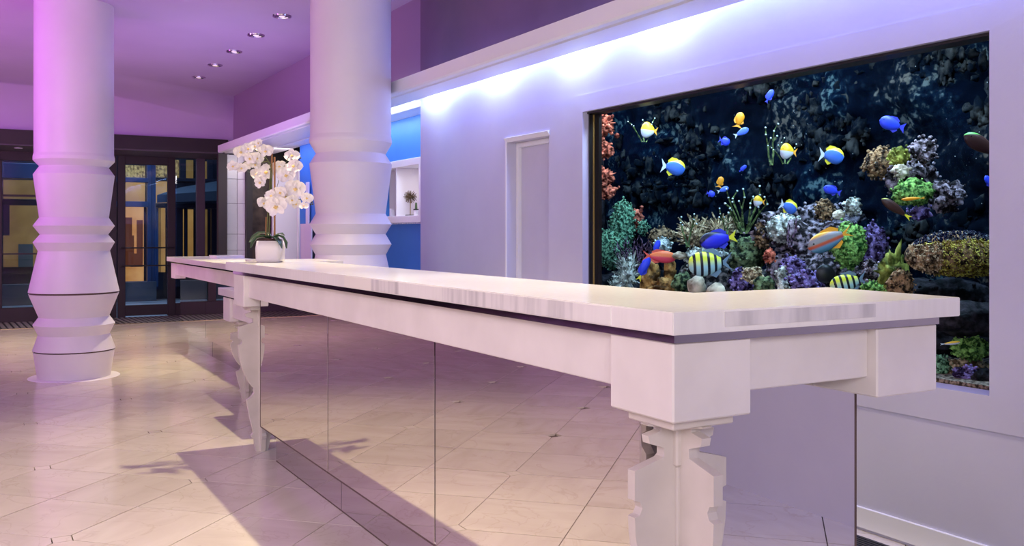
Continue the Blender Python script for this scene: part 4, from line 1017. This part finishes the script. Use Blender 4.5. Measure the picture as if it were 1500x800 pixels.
lump('leather_coral', (940, 384, 968, 440), 3.62, 'leather', 'brown leather coral trunk below the red fish', amp=.5, freq=3)
lump('leather_coral', (972, 378, 990, 430), 3.64, 'leather', 'taller brown leather coral stalk', amp=.4, freq=3)
lump('leather_coral', (955, 408, 1002, 436), 3.58, 'leather', 'spreading brown leather coral lobe at the counter edge', amp=.5, freq=3)
lump('plate_rock', (985, 369, 1006, 380), 3.62, 'tan', 'flat tan ledge right of the red fish head', 'rock', amp=.2)
lump('beige_coral', (997, 324, 1040, 362), 3.86, 'beige', 'beige finger coral cluster left of the blue tang', knobs=200, kr=4, amp=.25, spiky=True)
lump('beige_coral', (1034, 322, 1078, 352), 3.90, 'beige', 'beige finger coral cluster behind the blue tang', knobs=180, kr=4, amp=.25, spiky=True)
lump('encrusted_rock', (1000, 360, 1062, 392), 3.78, 'white', 'pale encrusted rock above the striped fish', 'rock', knobs=120, kr=3.2, amp=.4)
lump('mossy_rock', (1064, 346, 1122, 402), 3.76, 'olive', 'olive mossy rock right of the blue tang', 'rock', amp=.3, knobs=60, kr=3)
lump('brown_coral', (1104, 324, 1130, 364), 3.80, 'brown', 'brown knobbly coral beside the pale round coral', knobs=110, kr=3.4)
lump('round_coral', (1120, 312, 1180, 360), 3.80, 'white', 'large pale round brain-like coral', amp=.12, knobs=160, kr=3.2)
lump('tan_stone', (1006, 406, 1034, 432), 3.52, 'tan', 'angular tan stone at the counter edge', 'rock', amp=.35, sub=2, freq=1.5)
lump('tan_stone', (1034, 415, 1062, 438), 3.50, 'tan', 'second tan stone right of the angular one', 'rock', amp=.35, sub=2, freq=1.5)
lump('olive_rock', (985, 400, 1012, 432), 3.60, 'olive', 'dark green rock between leather coral and tan stone', 'rock')
lump('purple_coral', (1068, 392, 1110, 430), 3.66, 'purple', 'purple encrusting coral right of the striped fish', knobs=110, kr=3.4, amp=.4)
lump('beige_coral', (1086, 390, 1118, 416), 3.62, 'beige', 'small beige knobbly coral over the purple one', knobs=110, kr=2.8)
lump('red_coral', (1118, 364, 1136, 386), 3.70, 'red', 'small ruffled pinkish red coral', amp=.5, freq=4, knobs=20, kr=3)
lump('purple_coral', (1146, 376, 1178, 402), 3.66, 'purple', 'upper purple coral below the pale round coral', knobs=60, kr=4.4, amp=.4)
lump('purple_coral', (1156, 396, 1204, 432), 3.62, 'purple', 'broad purple ruffled coral at the counter edge', knobs=130, kr=4.2, amp=.4)
lump('olive_rock', (1104, 405, 1134, 436), 3.60, 'olive', 'dark olive rock at the counter edge', 'rock')
lump('white_coral', (1136, 390, 1156, 430), 3.60, 'white', 'pale green white coral patch at the counter edge', knobs=70, kr=3.2)
lump('green_dome', (1216, 322, 1274, 396), 3.74, 'moss', 'bright green mossy dome coral behind the rainbow fish', amp=.22, knobs=160, kr=3)
lump('brown_coral', (1192, 294, 1222, 324), 3.90, 'brown', 'brown knobbly coral on top of the mound', knobs=110, kr=3.6)
lump('white_coral', (1236, 290, 1262, 316), 3.90, 'white', 'pale crust on the peak of the mound', knobs=70, kr=3.2)
lump('white_coral', (1220, 308, 1238, 322), 3.86, 'tan', 'cream shelf coral left of the pale peak', amp=.3)
lump('purple_coral', (1262, 326, 1298, 392), 3.84, 'purple', 'purple coral along the right flank of the mound', knobs=170, kr=3.4, amp=.35)
lump('pink_coral', (1262, 380, 1290, 425), 3.72, 'rockp', 'pale pink coral right of the lower striped fish', knobs=110, kr=3.4)
lump('green_tuft', (1258, 412, 1296, 436), 3.52, 'moss', 'small bright green coral tuft at the counter edge', amp=.3, knobs=60, kr=2.6)
lump('leaf_coral', (1290, 376, 1326, 430), 3.74, 'yg', 'yellow green leafy coral', amp=.8, freq=3)
lump('ribbed_coral', (1298, 392, 1340, 440), 3.62, 'brown', 'brown ribbed coral below the plate coral', amp=.25, knobs=160, kr=2.8)
# plate coral
def plate():
    c = A_(1400, 372, 3.74); k = mpp(c); t = empty('plate_coral', c, 'large golden yellow plate coral at the right of the aquarium', 'coral')
    rnd = random.Random(9); b1 = BM(); b2 = BM(); b3 = BM(); b4 = BM()
    
    rr = bmesh.ops.create_icosphere(b1, subdivisions=4, radius=1)
    for v in rr['verts']:
        n = v.co.normalized(); v.co = c + R * n.x * 74 * k + FW * n.y * 40 * k + UP * (n.z * 33 * k + n.x * -2 * k - (6 * k * n.x * n.x)) * (1 + .1 * noise.noise(n * 3))
    for _ in range(3000):
        a, b = rnd.uniform(-1, 1), rnd.uniform(-.95, .95)
        if a * a + b * b > 1: continue
        if b > 0.55 + .15 * a: tgt = b2
        elif a < -.45 and b < .4: tgt = b4
        else: tgt = b3
        yv = -math.sqrt(1 - a * a - b * b) * .9
        q = c + R * a * 74 * k + FW * yv * 40 * k + UP * (b * 33 * k - a * 2 * k - 6 * k * a * a)
        s_ = k * rnd.uniform(1.5, 2.6)
        dv = (R * a * .5 + UP * (b + .5) - FW * .7).normalized()
        tube(tgt, [q, q + dv * s_ * 2.2], [s_ * .55, s_ * .42], 5)
    for b in (b1, b2, b3, b4):
        for f in b.faces: f.smooth = True
    build('plate_body', b1, C['brown'], t); build('blue_tips', b2, C['bluetip'], t); build('polyps', b3, C['yellow'], t); build('ridge_polyps', b4, C['beige'], t)
plate()
lump('floating_coral', (1264, 216, 1312, 262), 3.86, 'brown', 'brown knobbly coral on the left of the upper reef outcrop', knobs=150, kr=4)
lump('reef_rock', (1296, 225, 1376, 300), 3.96, 'rockp', 'dark pinkish core of the upper right reef outcrop', 'rock', knobs=120, kr=5, amp=.4)
lump('white_coral', (1332, 202, 1372, 240), 3.86, 'rockp', 'pale pinkish coral peak of the upper right outcrop', knobs=110, kr=4.2)
lump('white_coral', (1300, 214, 1334, 244), 3.84, 'yg', 'yellowish coral knob in the upper right outcrop', knobs=50, kr=4)
lump('white_coral', (1306, 240, 1334, 262), 3.82, 'tan', 'cream crust patch in the upper right outcrop', amp=.4, knobs=16, kr=4)
lump('green_dome', (1304, 260, 1372, 304), 3.80, 'moss', 'green mossy dome in the upper right outcrop', amp=.3, knobs=80, kr=3)
lump('reef_rock', (1360, 262, 1412, 312), 3.96, 'rockp', 'mottled rock trailing right of the green mossy dome', 'rock', amp=.5, knobs=120, kr=3.4)
lump('purple_coral', (1330, 300, 1366, 324), 3.86, 'purple', 'small purple coral below the green mossy dome', knobs=40, kr=3.4)
# lower right corner
lump('green_coral', (1390, 494, 1452, 528), 3.55, 'moss', 'ruffled bright green coral low in the right corner', amp=.45, knobs=220, kr=3.2)
lump('green_coral', (1362, 520, 1396, 560), 3.52, 'green', 'teal green coral beside the counter block', amp=.4, knobs=80, kr=4)
lump('purple_coral', (1394, 536, 1440, 562), 3.48, 'purple', 'violet coral low in the right corner', amp=.4, knobs=70, kr=4)
lump('reef_rock', (1376, 522, 1452, 560), 3.60, 'beige', 'cream and dark rubble low in the right corner', 'rock', amp=.5, knobs=160, kr=4)
lump('reef_rock', (1425, 540, 1470, 575), 3.50, 'black', 'black rock at the lowest right of the aquarium', 'rock')
lump('reef_rock', (1340, 480, 1480, 520), 3.78, 'black', 'dark rock behind the ruffled green coral', 'rock', dep=1)
# stems
bush('stem_coral', (1007, 362), 14, 56, 3.72, 'stem', 2, 'single dark stemmed coral with pale tips left of the blue tang', r=1.6, lean=.25, tips='tip', seed=2)
bush('stem_coral', (1064, 346), 12, 46, 3.72, 'stem', 2, 'thin green stemmed coral above the blue tang', r=1.5, lean=.25, tips='tip', seed=3)
bush('stem_coral', (1090, 342), 30, 66, 3.70, 'stem', 7, 'tall green branching coral with pale tips beside the small yellow fish', r=1.9, lean=.7, tips='tip', seed=4)
bush('stem_coral', (1158, 362), 14, 46, 3.66, 'darkpurple', 2, 'dark forked stem in front of the pale round coral', r=1.7, lean=.25, seed=8)
bush('stem_coral', (1130, 242), 14, 58, 3.70, 'stem', 2, 'green forked stem with pale tips hanging in the upper water', r=1.7, lean=.3, tips='tip', seed=6)
bush('stem_coral', (1150, 240), 30, 40, 3.74, 'stem', 3, 'pale tipped twigs behind the middle yellow fish', r=1.2, lean=.9, tips='tip', seed=7)
bush('stem_coral', (944, 208), 30, 38, 3.74, 'stem', 3, 'pale tipped twigs behind the upper left yellow fish', r=1.2, lean=.9, tips='tip', seed=12)

# ------------------------------------------------------------------ fish
def fish_mat(name, kind, c1, c2, c3=(0, 0, 0), lim=.20):
    m = mat(name, c1, 0.4); b = m.node_tree.nodes['Principled BSDF']
    tc = nd(m, 'ShaderNodeTexCoord'); sp = nd(m, 'ShaderNodeSeparateXYZ'); lk(m, tc.outputs['Object'], sp.inputs[0])
    r = nd(m, 'ShaderNodeValToRGB'); cr = r.color_ramp
    if kind == 'plain': return m
    if kind == 'vert':      # c1 low, c2 high along height
        mr = nd(m, 'ShaderNodeMapRange'); mr.inputs[1].default_value = -.3; mr.inputs[2].default_value = .3; lk(m, sp.outputs['Z'], mr.inputs[0]); lk(m, mr.outputs[0], r.inputs[0])
        cr.elements[0].position = .46; cr.elements[1].position = .54
    if kind == 'back':      # narrow band on back
        ax = nd(m, 'ShaderNodeMath', operation='MULTIPLY'); lk(m, sp.outputs['X'], ax.inputs[0]); lk(m, sp.outputs['X'], ax.inputs[1])
        ml = nd(m, 'ShaderNodeMath', operation='MULTIPLY_ADD'); lk(m, ax.outputs[0], ml.inputs[0]); ml.inputs[1].default_value = .9; lk(m, sp.outputs['Z'], ml.inputs[2])
        lk(m, ml.outputs[0], r.inputs[0]); cr.elements[0].position = lim; cr.elements[1].position = lim + .04
    if kind == 'stripes':
        w_ = nd(m, 'ShaderNodeMath', operation='MULTIPLY'); w_.inputs[1].default_value = 40; lk(m, sp.outputs['X'], w_.inputs[0])
        s_ = nd(m, 'ShaderNodeMath', operation='SINE'); lk(m, w_.outputs[0], s_.inputs[0]); lk(m, s_.outputs[0], r.inputs[0])
        cr.elements[0].position = .25; cr.elements[1].position = .45
        mr = nd(m, 'ShaderNodeMapRange'); mr.inputs[1].default_value = -.06; mr.inputs[2].default_value = .10; lk(m, sp.outputs['Z'], mr.inputs[0])
        mx = nd(m, 'ShaderNodeMixRGB'); lk(m, mr.outputs[0], mx.inputs[0]); mx.inputs[1].default_value = (*c1, 1); mx.inputs[2].default_value = (*c3, 1)
        m2 = nd(m, 'ShaderNodeMixRGB'); lk(m, r.outputs[0], m2.inputs[0]); lk(m, mx.outputs[0], m2.inputs[1]); m2.inputs[2].default_value = (*c2, 1)
        cr.elements[0].color = (0, 0, 0, 1); cr.elements[1].color = (1, 1, 1, 1)
        lk(m, m2.outputs[0], b.inputs['Base Color']); return m
    if kind == 'wrasse':
        mr = nd(m, 'ShaderNodeMapRange'); mr.inputs[1].default_value = -.2; mr.inputs[2].default_value = .2; lk(m, sp.outputs['Z'], mr.inputs[0]); lk(m, mr.outputs[0], r.inputs[0])
        cr.elements[0].position = 0; cr.elements[0].color = (0.05, 0.2, 0.35, 1); cr.elements[1].position = 1; cr.elements[1].color = (0.9, 0.55, 0.02, 1)
        for p_, c_ in ((.30, (0.15, 0.35, 0.5, 1)), (.42, (0.6, 0.10, 0.04, 1)), (.5, (0.6, 0.12, 0.05, 1)), (.58, (0.28, 0.3, 0.28, 1)), (.8, (0.3, 0.26, 0.28, 1)), (.92, (0.85, 0.4, 0.03, 1))):
            e = cr.elements.new(p_); e.color = c_
        lk(m, r.outputs[0], b.inputs['Base Color']); return m
    cr.elements[0].color = (*c1, 1); cr.elements[1].color = (*c2, 1); lk(m, r.outputs[0], b.inputs['Base Color'])
    return m
FM = {
 'tang': fish_mat('fish_powder_blue', 'back', (0.06, 0.20, 0.75), (0.95, 0.85, 0.05)),
 'yw': fish_mat('fish_yellow_white', 'vert', (0.75, 0.78, 0.80), (1.0, 0.62, 0.02)),
 'blue': fish_mat('fish_blue', 'plain', (0.03, 0.07, 0.85), None),
 'lblue': fish_mat('fish_light_blue', 'plain', (0.08, 0.18, 0.85), None),
 'orange': fish_mat('fish_orange', 'plain', (1.0, 0.38, 0.01), None),
 'red': fish_mat('fish_red', 'vert', (0.85, 0.06, 0.10), (0.95, 0.20, 0.05)),
 'royal': fish_mat('fish_royal', 'back', (0.03, 0.03, 0.70), (0.004, 0.004, 0.03), lim=.13),
 'strip': fish_mat('fish_striped', 'stripes', (0.45, 0.72, 0.72), (0.004, 0.005, 0.012), (0.85, 0.9, 0.05)),
 'wr': fish_mat('fish_rainbow', 'wrasse', (0, 0, 0), (0, 0, 0)),
 'dark': fish_mat('fish_dark', 'back', (0.05, 0.018, 0.012), (0.75, 0.8, 0.08)),
 'darkg': fish_mat('fish_dark_green', 'back', (0.05, 0.018, 0.015), (0.15, 0.75, 0.12)),
 'black': fish_mat('fish_black', 'plain', (0.004, 0.004, 0.006), None),
}
FIN = {'white': mat('fin_white', (0.7, 0.8, 0.85), .5), 'yellow': mat('fin_yellow', (0.95, 0.85, 0.03), .5), 'blue': mat('fin_blue', (0.04, 0.05, 0.6), .5), 'red': mat('fin_red', (0.8, 0.10, 0.06), .5), 'orange': mat('fin_orange', (1, .42, .02), .5), 'grey': mat('fin_grey', (0.18, .28, .35), .5), 'black': mat('fin_black', (0.01, .01, .02), .5)}
EYE = mat('fish_eye', (0.01, 0.01, 0.01), 0.1)
def fin_bm(pts, th=0.012):
    bm = BM(); A = [bm.verts.new((x, -th / 2, z)) for x, z in pts]; B = [bm.verts.new((x, th / 2, z)) for x, z in pts]
    n = len(pts); fa_ = bm.faces.new(A); fb_ = bm.faces.new(list(reversed(B)))
    for i in range(n): bm.faces.new((A[i], B[i], B[(i + 1) % n], A[(i + 1) % n]))
    bm.normal_update()
    bmesh.ops.triangulate(bm, faces=[fa_, fb_]); bmesh.ops.recalc_face_normals(bm, faces=bm.faces); return bm
def fish(px, y, lenpx, ang, facing, hr, m, fin, tail, label, X=3.62, name='reef_fish', fork=0.5, group=None, tailm=None, dors=True):
    """facing +1 = head to the right of the picture; ang = head raised (deg); hr = height/length"""
    c = A_(px, y, X); k = mpp(c); L = lenpx * k
    ex = (R * facing * math.cos(math.radians(ang)) + UP * math.sin(math.radians(ang))).normalized()
    ey = FW * facing; ez = ex.cross(ey).normalized()
    if ez.z < 0: ez = -ez
    ey = ez.cross(ex).normalized()
    t = empty(name, c, label, 'fish', group); m3 = Matrix((ex, ey, ez)).transposed().to_4x4() @ Matrix.Scale(L, 4); m3.translation = c; t.matrix_world = m3
    bm = BM(); rings = []; N = 14; h = hr / 2
    for i in range(N + 1):
        s_ = i / N; x = 0.5 - 0.78 * s_
        prof = math.sin(math.pi * min(1, (s_ ** 0.72) * 0.93 + 0.0)) ** 0.75 if 0 < s_ else 0.0
        hh = max(h * prof, 0.012 if s_ == 0 else 0.10 * hr if s_ > .6 else 0.02); ww = max(hh * 0.36, 0.01) if hr > .35 else hh * 0.5
        rings.append([bm.verts.new((x, ww * math.cos(2 * math.pi * q / 12), hh * math.sin(2 * math.pi * q / 12))) for q in range(12)])
    for a, b in zip(rings, rings[1:]):
        for q in range(12): bm.faces.new((a[q], a[(q + 1) % 12], b[(q + 1) % 12], b[q])).smooth = True
    bm.faces.new(rings[0]); bm.faces.new(list(reversed(rings[-1]))); bmesh.ops.recalc_face_normals(bm, faces=bm.faces)
    def part(n_, b_, mm):
        me = bpy.data.meshes.new(n_); b_.to_mesh(me); b_.free(); me.materials.append(mm); o = bpy.data.objects.new(n_, me); COL.objects.link(o); o.parent = t; return o
    part('body', bm, FM[m])
    tm = FIN[tailm or fin]; w_ = hr * tail
    part('tail_fin', fin_bm([(-0.26, .05 * hr), (-0.40, w_ * .32), (-0.5, w_ * .55), (-0.5 + .16 * fork, 0.0), (-0.5, -w_ * .55), (-0.40, -w_ * .32), (-0.26, -.05 * hr)]), tm)
    if dors:
        part('dorsal_fin', fin_bm([(0.25, h * .72), (0.12, h * 1.12), (-0.10, h * 1.2), (-0.24, h * .75), (-0.20, h * .25), (0.1, h * .8)], .01), FIN[fin])
        part('anal_fin', fin_bm([(0.05, -h * .85), (-0.12, -h * 1.15), (-0.24, -h * .7), (-0.20, -h * .25)], .01), FIN[fin])
    for sd in (-1, 1):
        eb = BM(); r3 = bmesh.ops.create_icosphere(eb, subdivisions=1, radius=.022)
        yy = h * .24
        for v in r3['verts']: v.co += Vector((0.37, sd * yy, h * .22))
        part('eye', eb, EYE)
    return t
tg = 'powder blue tangs'
fish(986, 245, 36, -8, 1, .66, 'tang', 'yellow', .8, 'oval blue fish with yellow back, leftmost of its three', tailm='white')
fish(1218, 228, 37, -6, 1, .66, 'tang', 'yellow', .8, 'oval blue fish with yellow back, upper right of its three', tailm='white')
fish(1155, 303, 27, -20, 1, .70, 'tang', 'yellow', .8, 'oval blue fish with yellow back above the pale round coral', tailm='white')
fish(951, 191, 25, 8, -1, .95, 'yw', 'orange', .5, 'round yellow and white fish at the upper left', dors=False, X=3.66)
fish(1155, 222, 25, 8, -1, .95, 'yw', 'orange', .5, 'round yellow and white fish in the middle of the aquarium', dors=False, X=3.66)
fish(1112, 295, 17, 8, -1, .95, 'yw', 'orange', .5, 'smallest round yellow and white fish over the green branching coral', dors=False, X=3.64)
fish(1086, 194, 24, 28, 1, .42, 'lblue', 'white', .7, 'light blue fish right under the upper orange fish', dors=False)
fish(1061, 207, 17, -20, 1, .72, 'blue', 'blue', .7, 'round violet blue fish left of the light blue one')
fish(1127, 141, 22, 62, 1, .42, 'blue', 'blue', .5, 'blue fish pointing up near the top frame', X=3.7)
fish(1088, 247, 14, 40, 1, .40, 'blue', 'blue', .5, 'tiny blue fish between the two groups of small fish', X=3.7)
fish(1059, 278, 18, 20, 1, .42, 'lblue', 'white', .7, 'small light blue fish under the lower orange fish', dors=False)
fish(1041, 284, 13, -15, 1, .70, 'blue', 'blue', .7, 'small violet blue fish at the left of the lower trio')
fish(1083, 176, 24, 105, -1, .55, 'orange', 'orange', 1.1, 'upper orange yellow fish diving behind the light blue one', X=3.66)
fish(1055, 267, 17, 105, -1, .55, 'orange', 'orange', 1.1, 'lower small orange yellow fish above the light blue one', X=3.66)
fish(1307, 182, 39, 18, -1, .52, 'blue', 'blue', .7, 'bright blue fish in the upper right water, largest of the plain blue ones', fork=.3)
fish(1219, 279, 27, 18, -1, .48, 'blue', 'blue', .7, 'plain blue fish above the brown coral mound', fork=.3)
fish(1449, 267, 22, 60, -1, .45, 'blue', 'blue', .6, 'blue fish half cut off by the right edge of the aquarium', X=3.9)
fish(962, 362, 22, 70, 1, .38, 'blue', 'blue', .5, 'slim blue fish pointing up behind the red fish', X=3.68)
fish(1052, 351, 56, -10, -1, .46, 'royal', 'blue', .65, 'deep blue tang with yellow tail left of the green branching coral', tailm='yellow', X=3.56)
fish(966, 376, 50, -4, 1, .36, 'red', 'red', .75, 'red orange fish above the brown leather coral', X=3.54, fork=.8)
fish(943, 393, 40, 66, 1, .30, 'blue', 'blue', .6, 'slender blue fish with yellow tail beside the leather coral', tailm='yellow', X=3.52)
fish(1040, 386, 66, -4, -1, .56, 'strip', 'grey', .7, 'black and yellow striped fish, the left of two', fork=.9, X=3.50)
fish(1243, 414, 58, -14, -1, .48, 'strip', 'grey', .8, 'black and yellow striped fish, the right of two, cut by the counter edge', fork=.9, X=3.50)
fish(1216, 351, 70, -22, -1, .42, 'wr', 'orange', .55, 'large rainbow coloured fish before the green dome coral', fork=.9, X=3.52)
fish(1313, 306, 52, 34, -1, .27, 'dark', 'yellow', .5, 'dark slender fish with a yellow back line and tail', X=3.56, dors=False)
fish(1441, 214, 66, 30, -1, .36, 'darkg', 'black', .5, 'dark brown fish with green back at the right edge of the aquarium', X=3.6, dors=False)
fish(1338, 291, 36, -4, -1, .14, 'orange', 'orange', .6, 'thin orange fish before the green mossy dome', X=3.66, dors=False)
fish(1214, 404, 40, 30, -1, .70, 'black', 'black', .6, 'black fish with orange nose beside the right striped fish', X=3.53, dors=False)
fish(1201, 399, 14, 80, -1, .60, 'orange', 'orange', .6, 'small orange fish left of the black fish', X=3.50, dors=False)
fish(1392, 503, 30, 6, 1, .18, 'yw', 'white', .5, 'pale slim fish low in the right corner under the dark ledge', X=3.44, dors=False)
# suspended specks
bm = BM(); random.seed(5)
for _ in range(90):
    q = A_(random.uniform(880, 1448), random.uniform(80, 330), random.uniform(3.42, 4.0)); 
    if q.z > 1.98 or q.y < AQ_Y0: continue
    r3 = bmesh.ops.create_icosphere(bm, subdivisions=1, radius=random.uniform(.0006, .0018)); [setattr(v, 'co', v.co + q) for v in r3['verts']]
o = build('water_specks', bm, C['tip']); tag(o, 'tiny pale specks drifting in the aquarium water', 'specks', kind='stuff')
